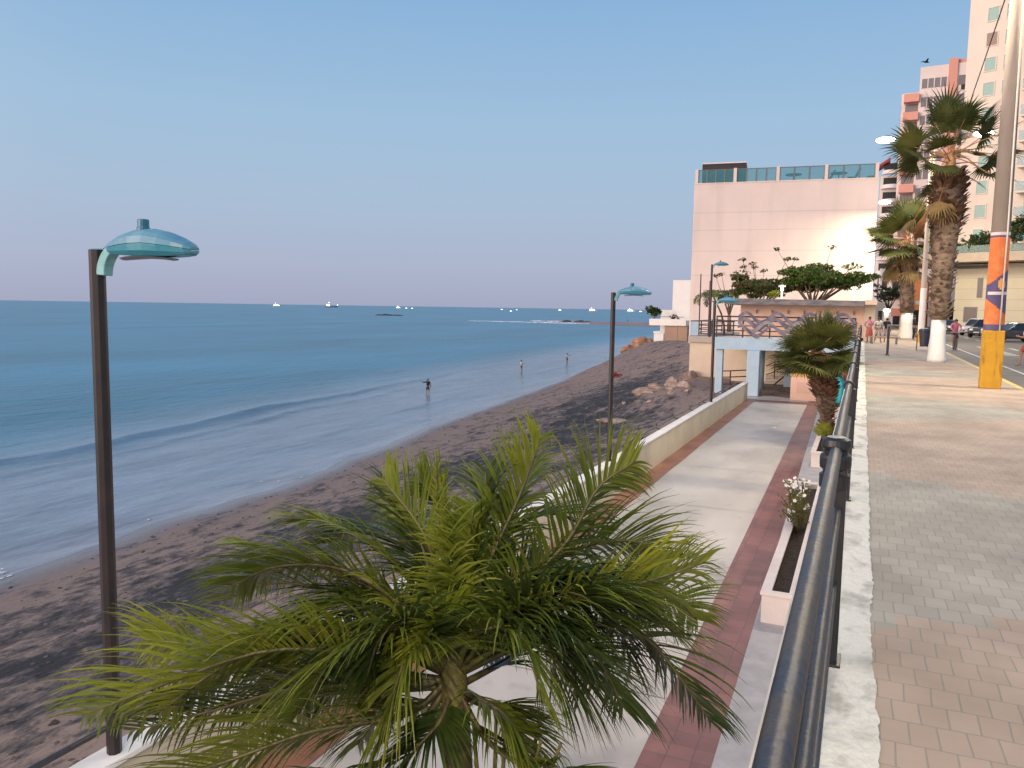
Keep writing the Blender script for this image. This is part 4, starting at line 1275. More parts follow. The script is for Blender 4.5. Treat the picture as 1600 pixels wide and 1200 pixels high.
spec = [  # rachis, leaflet length, material, roll
    (px((705, 1015, 0), (655, 1040, -.03), (557, 992, -.12), (440, 985, -.2), (300, 1027, -.28), (200, 1066, -.3)), .40, 0, 48),
    (px((705, 1010, 0), (660, 975, .05), (600, 932, .12), (480, 898, .2), (350, 872, .25)), .34, 0, 30),
    (px((708, 1005, 0), (690, 950, .06), (603, 880, .2), (500, 842, .3), (455, 842, .33)), .32, 0, 25),
    (px((712, 1000, 0), (705, 940, .04), (668, 838, .12), (596, 757, .2)), .34, 1, 72),
    (px((714, 1000, 0), (706, 900, .02), (692, 800, .03), (687, 704, .04)), .085, 0, 60),
    (px((717, 1000, 0), (722, 900, .06), (700, 810, .15), (655, 760, .22)), .30, 1, 55),
    (px((720, 1000, 0), (758, 890, .10), (815, 780, .22), (850, 692, .3)), .34, 0, 75),
    (px((722, 1000, 0), (770, 930, .16), (796, 870, .28), (812, 790, .34)), .30, 1, 80),
    (px((725, 1000, 0), (800, 925, .06), (892, 838, .10), (939, 763, .14), (1000, 722, .18)), .33, 1, 62),
    (px((725, 1005, 0), (800, 950, -.02), (920, 902, -.08), (1000, 885, -.10), (1090, 850, -.12)), .38, 0, 40),
    (px((725, 1010, 0), (810, 985, .0), (920, 962, .02), (1010, 985, .02), (1070, 1050, 0), (1118, 1118, 0)), .36, 2, 30),
    (px((725, 1005, 0), (850, 960, .2), (980, 958, .34), (1080, 975, .40), (1128, 1015, .42)), .30, 1, 60),
    (px((722, 1030, 0), (770, 1100, -.16), (835, 1133, -.28), (895, 1132, -.36), (985, 1200, -.42)), .36, 1, 35),
    (px((708, 1020, 0), (650, 1075, -.10), (520, 1090, -.24), (393, 1128, -.34), (285, 1150, -.38)), .38, 1, 40),
    (px((708, 1030, 0), (650, 1120, -.10), (575, 1165, -.2), (470, 1165, -.28), (370, 1205, -.32)), .34, 2, 30),
    (px((706, 1010, 0), (620, 985, .16), (520, 960, .3), (400, 960, .42), (300, 1000, .46)), .38, 1, 35),
    (px((706, 1010, 0), (600, 1000, .10), (500, 1010, .18), (380, 1060, .24), (300, 1120, .26)), .38, 2, 25),
    (px((712, 1005, 0), (690, 930, .2), (620, 880, .42), (540, 880, .6), (470, 920, .7)), .36, 2, 20),
    (px((720, 1005, 0), (745, 920, .2), (800, 860, .45), (880, 850, .62), (950, 890, .7)), .36, 2, 20),
    (px((722, 1005, 0), (790, 935, .1), (870, 915, .2), (950, 930, .26), (1020, 990, .28)), .42, 2, 25),
    (px((722, 1010, 0), (790, 970, -.08), (860, 950, -.16), (930, 985, -.2), (970, 1060, -.2)), .40, 2, 25),
    (px((720, 1010, 0), (770, 960, -.04), (830, 905, -.1), (900, 900, -.12), (960, 940, -.14)), .40, 2, 30),
    (px((716, 1000, 0), (735, 900, .10), (760, 820, .22), (760, 750, .3)), .32, 2, 50),
    (px((710, 1000, 0), (680, 900, .12), (640, 830, .3), (600, 800, .45)), .32, 2, 40),
    (px((708, 1010, 0), (660, 960, -.08), (600, 960, -.16), (540, 1000, -.22), (500, 1070, -.24)), .38, 1, 25),
    (px((712, 1010, 0), (690, 955, -.12), (655, 930, -.2), (620, 950, -.26), (600, 1010, -.28)), .34, 2, 30),
    (px((720, 1010, 0), (745, 950, -.14), (790, 930, -.24), (830, 960, -.3), (850, 1030, -.32)), .36, 1, 30),
    (px((706, 1030, 0), (640, 1060, .1), (540, 1060, .2), (450, 1100, .26), (400, 1160, .28)), .36, 2, 30),
    (px((724, 1030, 0), (790, 1030, .12), (860, 1020, .22), (930, 1060, .28), (960, 1120, .3)), .36, 2, 30),
    (px((714, 1000, -.02), (716, 958, -.08), (708, 938, -.13), (690, 950, -.18), (676, 985, -.2)), .20, 3, 60),
    (px((704, 1020, 0), (600, 1040, -.04), (480, 1050, -.1), (360, 1090, -.12), (240, 1120, -.14)), .36, 2, 45),
    (px((716, 1030, -.02), (700, 1080, -.14), (660, 1130, -.24), (640, 1190, -.28)), .30, 2, 30),
    (px((724, 1010, 0), (800, 960, .14), (900, 940, .26), (980, 1000, .32), (1010, 1080, .32)), .42, 2, 15),
    (px((722, 1010, 0), (780, 965, .05), (850, 960, .1), (900, 1030, .12), (915, 1110, .12)), .40, 2, 20),
    (px((722, 1005, 0), (800, 930, .18), (900, 880, .3), (1000, 870, .36), (1070, 900, .38)), .36, 1, 40),
    (px((708, 1005, 0), (640, 930, .04), (540, 890, .1), (430, 900, .16), (350, 940, .2)), .38, 1, 35),
    (px((706, 1010, 0), (630, 970, -.05), (520, 960, -.12), (400, 1000, -.2), (300, 1070, -.24)), .40, 0, 40),
    (px((706, 1010, 0), (640, 990, .04), (560, 1000, .1), (480, 1050, .14), (430, 1130, .16)), .40, 2, 20),
    (px((708, 1005, 0), (670, 960, .14), (600, 950, .26), (530, 990, .34), (490, 1060, .36)), .40, 2, 20),
    (px((700, 1030, 0), (610, 1060, .02), (500, 1085, .02), (390, 1150, .02), (330, 1220, .02)), .36, 0, 45),
    (px((722, 1005, 0), (770, 930, .10), (840, 890, .18), (900, 930, .22), (925, 1010, .22)), .46, 2, 12),
    (px((722, 1010, 0), (770, 960, .0), (825, 945, .0), (865, 1000, .0), (880, 1080, .0)), .44, 2, 12),
    (px((722, 1010, 0), (800, 960, .04), (900, 930, .06), (1000, 940, .06), (1060, 985, .06)), .44, 1, 15),
    (px((706, 1010, 0), (640, 960, .06), (560, 940, .1), (480, 980, .12), (420, 1050, .12)), .44, 1, 15),
    (px((706, 1015, 0), (650, 990, .1), (590, 990, .18), (540, 1040, .22), (515, 1110, .22)), .44, 2, 12),
    (px((720, 1030, 0), (760, 1050, -.1), (800, 1080, -.16), (830, 1130, -.2), (850, 1200, -.2)), .36, 1, 25),
    (px((704, 1040, 0), (660, 1090, .06), (600, 1130, .1), (560, 1190, .12)), .32, 1, 30),
    (px((722, 1040, 0), (760, 1080, .02), (800, 1110, .04), (830, 1180, .06)), .32, 1, 30),
    (px((704, 1020, 0), (590, 1020, -.02), (450, 1030, -.04), (330, 1000, -.06), (250, 990, -.06)), .36, 0, 55),
    (px((712, 1010, 0), (690, 975, -.1), (660, 975, -.18), (640, 1030, -.24), (625, 1100, -.26)), .36, 1, 25),
    (px((716, 1005, 0), (720, 930, .02), (735, 850, .04), (745, 790, .05)), .26, 0, 70)]
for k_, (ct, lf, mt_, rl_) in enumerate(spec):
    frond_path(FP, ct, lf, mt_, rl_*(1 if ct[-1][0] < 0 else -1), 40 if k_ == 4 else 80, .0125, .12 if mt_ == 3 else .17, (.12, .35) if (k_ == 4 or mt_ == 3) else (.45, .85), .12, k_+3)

# ---- fan palms
m_fan1 = M('olive_fan_leaf', (.045, .062, .016), .55, (.095, .105, .026), 1.6, trans=.3)
m_fan2 = M('olive_fan_leaf_light', (.085, .10, .022), .55, (.15, .15, .035), 1.6, trans=.3)
m_fib = M('palm_boots', (.075, .036, .02), .9, (.17, .09, .05), 4, bump=.6, bscale=18)
m_fib2 = M('palm_trunk_grey', (.13, .088, .06), .9, (.25, .18, .125), 3, bump=.7, bscale=14, stretch=(1, 1, 3))
m_pet = M('petiole_salmon', (.42, .20, .10), .6, (.30, .17, .07), 3)
m_dead = M('dead_palm_leaf', (.22, .15, .05), .8, (.14, .085, .04), 4, trans=.25)
m_dead2 = M('dead_orange_leaf', (.40, .17, .05), .8, (.30, .13, .04), 4, trans=.25)
def fan_leaf(b, bp_, base, d_, plen, r, droop=.5, nseg=26, spread=108, twist=0.):
    """petiole then a fan blade of radiating segments"""
    d_ = d_.normalized()
    tip = base+d_*plen-ZV*(.10*plen*plen*droop)
    bp_.tube([tuple(base), tuple(base.lerp(tip, .5)+ZV*.04*plen), tuple(tip)], [.03, .022, .014], 5)
    ax = (tip-base.lerp(tip, .5)-ZV*.04*plen).normalized()
    sd = ax.cross(ZV)
    sd = sd.normalized() if sd.length > .05 else Vector((1, 0, 0))
    sd.rotate(Matrix.Rotation(twist, 3, ax)); nr = sd.cross(ax)
    for k_ in range(nseg):
        a_ = R(-spread+2*spread*(k_+.5)/nseg)
        dd = (ax*math.cos(a_)+sd*math.sin(a_)+nr*(.18+.1*math.cos(a_*2))).normalized()
        ws = nr.cross(dd).normalized()
        L_ = r*(.72+.28*math.cos(a_*.7))*U(.88, 1.1)
        pp = tip.copy(); prev = None
        for j in range(5):
            v_ = j/4
            w_ = L_*(.018+.05*v_/.5 if v_ <= .5 else .068*(1-v_)/.5)*.62
            cur = (b.v(pp-ws*w_), b.v(pp+ws*w_))
            if prev: b.f([prev[0], prev[1], cur[1], cur[0]])
            prev = cur
            pp = pp+dd*(L_/4)
            dd = (dd-ZV*droop*(.12+.55*v_)).normalized()
def boots(b, path, rad, n_, size, up=1.):
    """leaf base stubs up a trunk"""
    for k_ in range(n_):
        u = U(0, 1); i = min(len(path)-2, int(u*(len(path)-1))); f_ = u*(len(path)-1)-i
        c0 = Vector(path[i]).lerp(Vector(path[i+1]), f_); r0 = rad[i]+(rad[i+1]-rad[i])*f_
        a_ = U(0, 6.283); o_ = Vector((math.cos(a_), math.sin(a_), 0)); s_ = Vector((-o_.y, o_.x, 0))
        L_ = size*U(.6, 1.4); w_ = L_*.35
        p0 = c0+o_*r0*.85
        dirn = (o_*U(.35, .8)+ZV*up*U(.4, 1.0)+s_*U(-.35, .35)).normalized()
        p1 = p0+dirn*L_
        b.hexa([p0-s_*w_, p0+s_*w_, p0+s_*w_-o_*.05, p0-s_*w_-o_*.05, p1-s_*w_*.45, p1+s_*w_*.3, p1+s_*w_*.3-o_*.03, p1-s_*w_*.45-o_*.03])

def fan_palm(label, loc, segs, crown_z, fr, r, group, seed, painted=1.7, plen=1.1, lean=(0, 0), skirt=8, orange=True):
    random.seed(seed)
    t = thing('fan_palm', label, 'palm', loc, 0, group)
    if painted:
        MB().lathe([(segs[0][1]*1.22, 0), (segs[0][1]*1.12, .15), (segs[0][1]*.92, painted*.6), (segs[0][1]*.86, painted)], 18).build('painted_base', m_white, t, smooth=True)
    path = [(lean[0]*(z/crown_z)**1.6, lean[1]*(z/crown_z), z) for z, _ in segs[1:]]; rad = [q for _, q in segs[1:]]
    tr = MB().tube(path, rad, 18).build('trunk', m_fib2, t, smooth=True)
    half = len(path)//2
    b = MB(); boots(b, path[:half+1], rad[:half+1], int(260), .26, .7); b.build('leaf_bases', m_fib2, tr)
    b = MB(); boots(b, path[half:], rad[half:], int(380), .34, .8); b.build('upper_leaf_bases', m_fib, tr)
    cz = Vector((lean[0], lean[1], crown_z))
    MB().tube([tuple(Vector(path[-1])), tuple(cz-ZV*.2), tuple(cz+ZV*.5)], [rad[-1]*.75, .17, .05], 10).build('crown_shaft', m_pet, t, smooth=True)
    b, bp_ = MB(), MB(); b2 = MB()
    for k_ in range(fr):
        a_ = k_*2.39996+U(-.2, .2); el = R(82-118*(k_/fr)**.85+U(-8, 8))
        d_ = Vector((math.cos(a_)*math.cos(el), math.sin(a_)*math.cos(el), math.sin(el)))
        fan_leaf(b if k_ % 3 else b2, bp_, cz+ZV*U(-.35, .25), d_, plen*U(.8, 1.25), r*U(.85, 1.12), U(.3, .75), twist=U(-.7, .7))
    b.build('green_fronds', m_fan1, t, fix=False); b2.build('light_fronds', m_fan2, t, fix=False); bp_.build('petioles', m_pet, t)
    b, bp_ = MB(), MB()
    for k_ in range(skirt):
        a_ = U(2.0, 4.4) if k_ % 3 else U(0, 6.28); el = R(U(-75, -48))
        d_ = Vector((math.cos(a_)*math.cos(el), math.sin(a_)*math.cos(el), math.sin(el)))
        fan_leaf(b, bp_, cz-ZV*U(.3, .7), d_, plen*U(.7, 1.3), r*.8, 1.1, 14, 70)
    b.build('dead_fronds', m_dead, t, fix=False); bp_.build('dead_petioles', m_dead2, t)
    return t
p1 = fan_palm('nearest fan palm by the kerb with shaggy trunk and white painted base', (2.72, 35.2, 0), [(0, .30), (1.68, .28), (1.9, .33), (3.2, .37), (4.4, .42), (5.2, .48), (6.0, .56), (6.8, .50), (7.3, .30)], 8.0, 30, 1.15, 'fan palms along the sidewalk', 11, 1.7, 1.55, (.05, 0), 5)
b, q = MB(), MB()
fan_leaf(b, q, Vector((-.5, -.2, 6.4)), Vector((-.25, -.1, -1)), .5, 1.2, .6, 12, 35); fan_leaf(b, q, Vector((-.55, .1, 6.2)), Vector((-.2, .1, -1)), .6, 1.1, .6, 12, 30)
b.build('orange_dead_frond', m_dead2, p1, fix=False); q.build('dead_petiole', m_dead2, p1)
fan_palm('farther fan palm with white painted base and drooping yellow dead fronds', (2.95, 65.5, 0), [(0, .48), (1.95, .44), (2.8, .46), (4.0, .47), (5.0, .55), (5.8, .62), (6.3, .5), (6.6, .35)], 7.4, 30, 1.75, 'fan palms along the sidewalk', 5, 1.95, 1.5, (-.3, 0), 16)
p3 = fan_palm('small fan palm with brown shaggy trunk growing in the second planter', (-1.0, 31.5, LO+.46), [(0, .17), (.02, .17), (.5, .16), (1.0, .19), (1.5, .28), (1.95, .33), (2.3, .22)], 3.15, 46, 1.05, None, 21, 0, .78, (-.5, 0), 0)
b, q = MB(), MB()
for k_ in range(9): fan_leaf(b, q, Vector((U(-.1, .1), U(-.1, .1), 0)), Vector((U(-.5, .5), U(-.8, .3), 1)), U(.15, .4), .45, .5, 9, 60)
o = thing('palm_sprout', 'yellow green sprouting leaves at the foot of the small fan palm', 'plant', (-1.1, 30.9, LO+.46))
b.build('leaves', m_lf[0], o, fix=False); q.build('petioles', m_lf[0], o)
o = thing('palm_sprout', 'olive green sprout in the farthest planter by the railing', 'plant', (-.95, 41.2, LO+.46))
b, q = MB(), MB()
for k_ in range(14): fan_leaf(b, q, Vector((U(-.1, .1), U(-.3, .3), 0)), Vector((U(-.5, .5), U(-.8, .3), 1)), U(.2, .7), .45, .5, 9, 60)
b.build('leaves', m_leafo, o, fix=False); q.build('petioles', m_leafo, o)

# coconut palm beside the pavilion (feather fronds, small)
cp = thing('coconut_palm', 'small feather palm with bending trunk at the seaward end of the pavilion', 'palm', (-10.1, 62, .02))
MB().tube([(.4, 0, 0), (.36, 0, .8), (.1, 0, 1.7), (-.3, 0, 2.5), (-.5, 0, 2.9)], [.085, .075, .065, .055, .05], 8).build('trunk', m_fib, cp, smooth=True)
for k_ in range(11):
    frond(cp, Vector((-.5, 0, 2.9)), k_*33+U(-8, 8), U(20, 55), U(1.7, 2.2), U(105, 140), .75, 26, 2 if k_ % 2 else 1, .07, 0, .1, 70+k_, .1)
# small plants on the beach house terrace
t = thing('terrace_palm', 'small bushy palm on the corner of the white beach house terrace', 'palm', (-31.3, 127.6, -.6))
b = MB()
for j in range(6): leaf_cloud(b, (U(-.7, .7), U(-.3, .3), 2.2+U(-.5, .5)), (.9, .6, .7), 40, .35)
b.build('foliage', m_leafd, t, fix=False); MB().tube([(0, 0, 0), (.1, 0, 2)], .12, 6).build('trunk', m_fib, t)
t = thing('terrace_bush', 'dark reddish bush against the white terrace wall near the hotel', 'bush', (-27.6, 127.6, -.6))
b = MB()
for j in range(5): leaf_cloud(b, (U(-.7, .7), U(-.3, .3), 1.0+U(-.5, .5)), (.7, .5, .55), 36, .25)
b.build('foliage', M('reddish_foliage', (.10, .035, .03), .6, (.06, .04, .02), 2), t, fix=False); MB().tube([(0, 0, 0), (0, 0, 1)], .06, 6).build('stem', m_fib, t)

# flat crowned trees behind the pavilion
m_bark = M('bark', (.13, .09, .065), .85, (.22, .15, .11), 4, bump=.4, bscale=14)
m_leafw = M('warm_green_foliage', (.06, .125, .02), .55, (.13, .18, .035), 1.1, trans=.3)  # brighter green leaf colour of the broad tree
m_brfol = M('bronze_foliage', (.13, .10, .035), .6, (.075, .135, .028), 1.1, trans=.3)
def flat_tree(label, loc, H_, spread, nb, seed, mat, sparse=0, lean=0., nl=70):
    random.seed(seed)
    t = thing('almond_tree', label, 'tree', loc, 0, 'flat crowned trees behind the pavilion')
    tr, b = MB(), MB()
    fork = Vector((lean*.3, 0, H_*.36))
    tr.tube([(0, 0, 0), (lean*.1, 0, H_*.2), tuple(fork)], [.22, .18, .15], 8)
    for k_ in range(nb):
        a_ = 2*math.pi*k_/nb+U(-.3, .3); rr_ = spread*U(.45, 1)
        e_ = Vector((lean+rr_*math.cos(a_), rr_*math.sin(a_)*.6, H_*U(.74, .98)-.14*rr_))
        mid = fork.lerp(e_, .5)+Vector((0, 0, .12*H_*U(-.5, 1)))
        tr.tube([tuple(fork), tuple(mid), tuple(e_)], [.11, .06, .02], 6)
        for j in range(5):
            q = mid.lerp(e_, U(.1, 1.05))+Vector((U(-.8, .8), U(-.6, .6), U(-.1, .45)))
            tr.tube([tuple(mid.lerp(e_, .5)), tuple(q)], [.03, .01], 4)
            leaf_cloud(b, q, (U(.5, 1.05), U(.5, .8), U(.18, .36)), int(nl*U(.4, 1.2)), .17)
    for k_ in range(sparse):    # bare twigs with single tufts above the crown
        a_ = U(0, 6.28); rr_ = spread*U(.2, 1)
        e_ = Vector((lean+rr_*math.cos(a_), rr_*.4*math.sin(a_), H_*U(1.02, 1.22)))
        tr.tube([tuple(fork.lerp(e_, .6)), tuple(e_)], [.03, .012], 4)
        leaf_cloud(b, e_, (.36, .3, .16), 26, .15)
    tr.build('trunk', m_bark, t, smooth=True); b.build('crown', mat, t, fix=False)
    return t
flat_tree('broad flat crowned green tree leaning right behind the pavilion roof', (-4.4, 72, 0), 6.3, 4.4, 16, 3, m_leafw, 2, 1.2, 135)
flat_tree('smaller bronze green tree left of the broad tree behind the pavilion', (-8.5, 72.5, 0), 5.3, 3.0, 11, 9, m_brfol, 8, .5, 115)
flat_tree('sparse nearly bare twiggy tree at the left end of the trees', (-11.0, 73, 0), 4.3, 1.4, 4, 14, m_brfol, 3, -.2, 16)
flat_tree('dark green street tree at the far end by the white canopy', (3.3, 128, 0), 6.4, 2.0, 8, 17, m_leafd, 0, 0, 60)
t = thing('lit_bush', 'yellow green bush lit up beside the roof lamp', 'bush', (-6.1, 60.6, 2.75))
b = MB()
for j in range(4): leaf_cloud(b, (U(-.2, .2), U(-.1, .1), .3+U(-.1, .2)), (.3, .25, .3), 45, .1)
b.build('foliage', m_lf[0], t, fix=False); MB().tube([(0, 0, 0), (0, 0, .3)], .03, 5).build('stem', m_bark, t)
# ============================================================ PEOPLE
def skin_mesh(name, verts, edges, radii, mat, parent, sub=1):
    me = bpy.data.meshes.new(name)
    me.from_pydata([tuple(v) for v in verts], edges, [])
    o = bpy.data.objects.new(name, me); COL.objects.link(o)
    sk = o.modifiers.new('skin', 'SKIN'); sk.use_smooth_shade = True
    lay = me.skin_vertices[0].data if me.skin_vertices else None
    if lay is None:
        me.attributes  # no layer yet
        bm = bmesh.new(); bm.from_mesh(me); bm.verts.layers.skin.verify(); bm.to_mesh(me); bm.free()
        lay = me.skin_vertices[0].data
    for i, r in enumerate(radii):
        lay[i].radius = (r, r) if not isinstance(r, tuple) else r
        lay[i].use_root = (i == 0)
    s = o.modifiers.new('sub', 'SUBSURF'); s.levels = sub; s.render_levels = sub
    dg = bpy.context.evaluated_depsgraph_get()
    nm = bpy.data.meshes.new_from_object(o.evaluated_get(dg))
    bpy.data.objects.remove(o); bpy.data.meshes.remove(me)
    nm.materials.clear(); nm.materials.append(mat)
    r_ = bpy.data.objects.new(name, nm); COL.objects.link(r_); r_.parent = parent
    return r_
m_skin = M('skin_tan', (.30, .155, .095), .55, (.26, .13, .08), 3)
m_hair = M('dark_hair', (.012, .009, .008), .5)
_mc = {}
def cloth(name, c):
    if name not in _mc: _mc[name] = M(name, c, .85, tuple(x*.75 for x in c), 6)
    return _mc[name]
def person(label, loc, face, h, top, bottom, legs='stand', arms=('down', 'down'), kind='shorts', sleeves=True, sleeve_len=.5, group=None, sit=0., hat=None, bend=0.):
    """face: heading in degrees, 0 looks along +Y. limbs are posed as joints; right is +x in the body frame"""
    t = thing('person', label, 'person', loc, R(-face), group)
    k = h/1.72
    V = lambda x, y, z: Vector((x*k, y*k, z*k))
    hipz = .92-sit
    fwd = bend
    P_ = V(0, 0, hipz+.03); Wa = V(0, .01+fwd*.3, hipz+.17); Ch = V(0, .02+fwd*.8, hipz+.40); Nb = V(0, .0+fwd*1.05, hipz+.55); Nk = V(0, .015+fwd*1.15, hipz+.62); Hd = V(0, .035+fwd*1.25, hipz+.70); Ht = V(0, .02+fwd*1.25, hipz+.79)
    Vt = [P_, Wa, Ch, Nb, Nk, Hd, Ht, Hd+V(0, .095, -.015), ]
    Ed = [(0, 1), (1, 2), (2, 3), (3, 4), (4, 5), (5, 6), (5, 7)]
    Rd = [(.15*k, .11*k), (.135*k, .10*k), (.165*k, .115*k), (.085*k, .07*k), .055*k, (.078*k, .09*k), .06*k, .018*k]
    legp, armp = [], []
    LG = {'stand': ((.10, .0, 0), (.11, .02, -.42), (.11, -.02, -.83)), 'fwd': ((.10, .0, 0), (.10, .2, -.40), (.10, .22, -.82)), 'back': ((.10, 0, 0), (.10, -.04, -.42), (.10, -.30, -.74)), 'pedal_up': ((.10, 0, 0), (.11, .36, -.18), (.10, .22, -.58)), 'pedal_down': ((.10, 0, 0), (.11, .18, -.40), (.10, .12, -.84))}
    lg = legs if isinstance(legs, (tuple, list)) else (legs, legs)
    for s_, nm in ((-1, lg[0]), (1, lg[1])):
        a_, b_, c_ = LG[nm]
        H_ = V(s_*a_[0], a_[1], hipz-.02); K_ = V(s_*b_[0], b_[1], hipz+b_[2]); A_ = V(s_*c_[0], c_[1], hipz+c_[2]); T_ = A_+V(s_*.02, .17, -.055)
        i = len(Vt); Vt += [H_, K_, A_, T_]; Ed += [(0, i), (i, i+1), (i+1, i+2), (i+2, i+3)]; Rd += [.088*k, .058*k, .042*k, .035*k]
        legp.append((H_, K_, A_))
    AR = {'down': ((.20, 0, 0), (.25, -.03, -.28), (.25, .06, -.52)), 'front': ((.19, 0, 0), (.22, .06, -.26), (.12, .30, -.22)), 'reach': ((.20, 0, 0), (.30, .18, -.06), (.32, .42, .02)), 'side': ((.20, 0, 0), (.42, .06, -.08), (.64, .12, -.02)), 'bars': ((.19, 0, 0), (.27, .22, -.22), (.22, .44, -.30)), 'hip': ((.20, 0, 0), (.34, -.06, -.24), (.18, .04, -.40))}
    for s_, nm in ((-1, arms[0]), (1, arms[1])):
        a_, b_, c_ = AR[nm]
        o_ = Nb-V(0, 0, .04)
        q = [o_+V(s_*x[0], x[1], x[2]) for x in (a_, b_, c_)]
        i = len(Vt); Vt += q; Ed += [(3, i), (i, i+1), (i+1, i+2)]; Rd += [.062*k, .044*k, .030*k]
        d_ = (q[2]-q[1]).normalized(); sd = d_.cross(Vector((1, 0, 0)) if abs(d_.x) < .8 else Vector((0, 1, 0))).normalized()
        pal = q[2]+d_*.075*k
        j = len(Vt); Vt.append(pal); Ed.append((i+2, j)); Rd.append((.036*k, .022*k))
        inn = d_.cross(sd)
        for f_ in range(4):
            off = sd*(f_-1.5)*.019*k
            L_ = (.065, .078, .074, .055)[f_]*k
            m0 = len(Vt); Vt += [pal+d_*.03*k+off, pal+d_*(.03*k+L_*.55)+off-inn*s_*.008, pal+d_*(.03*k+L_)+off-inn*s_*.022]
            Ed += [(j, m0), (m0, m0+1), (m0+1, m0+2)]; Rd += [.0095*k, .009*k, .008*k]
        m0 = len(Vt); Vt += [q[2]+d_*.05*k-sd*.045*k, q[2]+d_*.095*k-sd*.06*k]; Ed += [(j, m0), (m0, m0+1)]; Rd += [.011*k, .009*k]
        armp.append(q)
    body = skin_mesh('body', Vt, Ed, Rd, m_skin, t)
    # shirt
    g = 1.10
    Vs = [P_+V(0, 0, -.02), Wa, Ch, Nb]; Es = [(0, 1), (1, 2), (2, 3)]; Rs = [(.165*k, .128*k), (.152*k, .12*k), (.183*k, .135*k), (.098*k, .088*k)]
    for q in armp:
        e_ = q[0].lerp(q[1], .62) if sleeve_len <= .5 else q[1].lerp(q[2], .85)
        i = len(Vs)
        if sleeves and sleeve_len > .5:
            Vs += [q[0], q[1], e_]; Es += [(3, i), (i, i+1), (i+1, i+2)]; Rs += [.078*k, .060*k, .046*k]
        elif sleeves:
            Vs += [q[0], e_]; Es += [(3, i), (i, i+1)]; Rs += [.078*k, .068*k]
    skin_mesh('shirt', Vs, Es, Rs, top, t)
    if kind == 'skirt':
        MB().lathe([(.16*k, hipz*k+.10*k), (.185*k, hipz*k-.05), (.23*k, hipz*k-.52*k), (.22*k, hipz*k-.53*k)], 16).build('skirt', bottom, t, smooth=True)
    else:
        Vp = [P_+V(0, 0, .06), P_]; Ep = [(0, 1)]; Rp = [(.165*k, .128*k), (.172*k, .132*k)]
        for H_, K_, A_ in legp:
            i = len(Vp)
            if kind == 'shorts':
                Vp += [H_, H_.lerp(K_, .85)]; Ep += [(1, i), (i, i+1)]; Rp += [.105*k, .088*k]
            else:
                Vp += [H_, K_, K_.lerp(A_, .93)]; Ep += [(1, i), (i, i+1), (i+1, i+2)]; Rp += [.104*k, .076*k, .064*k]
        skin_mesh(kind, Vp, Ep, Rp, bottom, t)
    hb = MB(); hb.ball(tuple(Hd+V(0, -.02, .035)), .105*k, 2, (.88, 1.02, .95), .1); hb.build('hair', m_hair, t, smooth=True)
    # eyes and mouth
    fb_ = MB()
    for s_ in (-1, 1): fb_.ball(tuple(Hd+V(s_*.032, .082, .012)), .010*k, 1)
    fb_.build('eyes', m_hair, t)
    mb_ = MB(); mb_.ball(tuple(Hd+V(0, .083, -.045)), .02*k, 1, (1, .35, .35)); mb_.build('mouth', cloth('lip_red', (.22, .07, .06)), t)
    if hat: MB().lathe([(.16*k, 0), (.105*k, .01), (.10*k, .07*k), (.06*k, .10*k)], 14, tuple(Hd+V(0, 0, .06))).build('cap', hat, t, smooth=True)
    return t
person('bather in black shirt wading nearest, one arm stretched out to the left', (-40.7, 70.4, -7.28), -20, 1.72, cloth('black_cloth', (.016, .016, .02)), cloth('black_trunks', (.02, .02, .026)), 'stand', ('side', 'down'), 'shorts', sleeve_len=.9)
person('bather in pale top and dark shorts wading between the other two', (-43.7, 101.7, -7.15), 40, 1.70, cloth('pale_top', (.52, .44, .42)), cloth('dark_shorts', (.03, .025, .03)), ('fwd', 'stand'), ('front', 'down'), 'shorts')
person('farthest bather, in light blue white shirt, wading nearest the shore end', (-44.1, 121.7, -7.15), 120, 1.72, cloth('light_shirt', (.55, .60, .66)), cloth('grey_shorts', (.16, .16, .19)), 'stand', ('side', 'down'), 'shorts')
m_k = cloth('dark_distant', (.04, .035, .04))
person('tiny dark figure standing on the far sand spit, left one', (-123, 440, -5.7), 10, 1.75, m_k, m_k, group='figures on the far sand spit')
person('tiny dark figure standing on the far sand spit, right one', (-113, 462, -5.5), 10, 1.75, m_k, m_k, group='figures on the far sand spit')
person('pedestrian in pink shirt and salmon skirt at the railing end', (.40, 55, 0), 200, 1.66, cloth('pink_shirt', (.62, .28, .32)), cloth('salmon_skirt', (.50, .13, .10)), 'stand', ('front', 'hip'), 'skirt')
person('pedestrian in loose white shirt beside the pink shirted pedestrian', (.92, 56, 0), 160, 1.60, cloth('white_shirt', (.74, .72, .66)), cloth('beige_shorts', (.50, .42, .34)), ('fwd', 'back'), ('down', 'front'), 'shorts')
person('pedestrian in black top and pale grey shorts on the right of the trio', (1.42, 56.5, 0), 20, 1.58, cloth('black_top', (.025, .018, .022)), cloth('pale_shorts', (.50, .48, .47)), ('stand', 'fwd'), ('front', 'down'), 'shorts')
person('man in all dark clothes standing at the kerb beside the farther fan palm', (3.3, 62.5, 0), 90, 1.78, cloth('navy_cloth', (.022, .024, .034)), cloth('navy_trousers', (.02, .02, .028)), 'stand', ('down', 'front'), 'trousers', sleeve_len=.9)
person('person in white shirt and red shorts on the road at the right edge', (6.05, 37.0, -.15), -50, 1.70, cloth('white_tee', (.76, .74, .70)), cloth('red_shorts', (.36, .05, .045)), ('fwd', 'back'), ('front', 'down'), 'shorts')
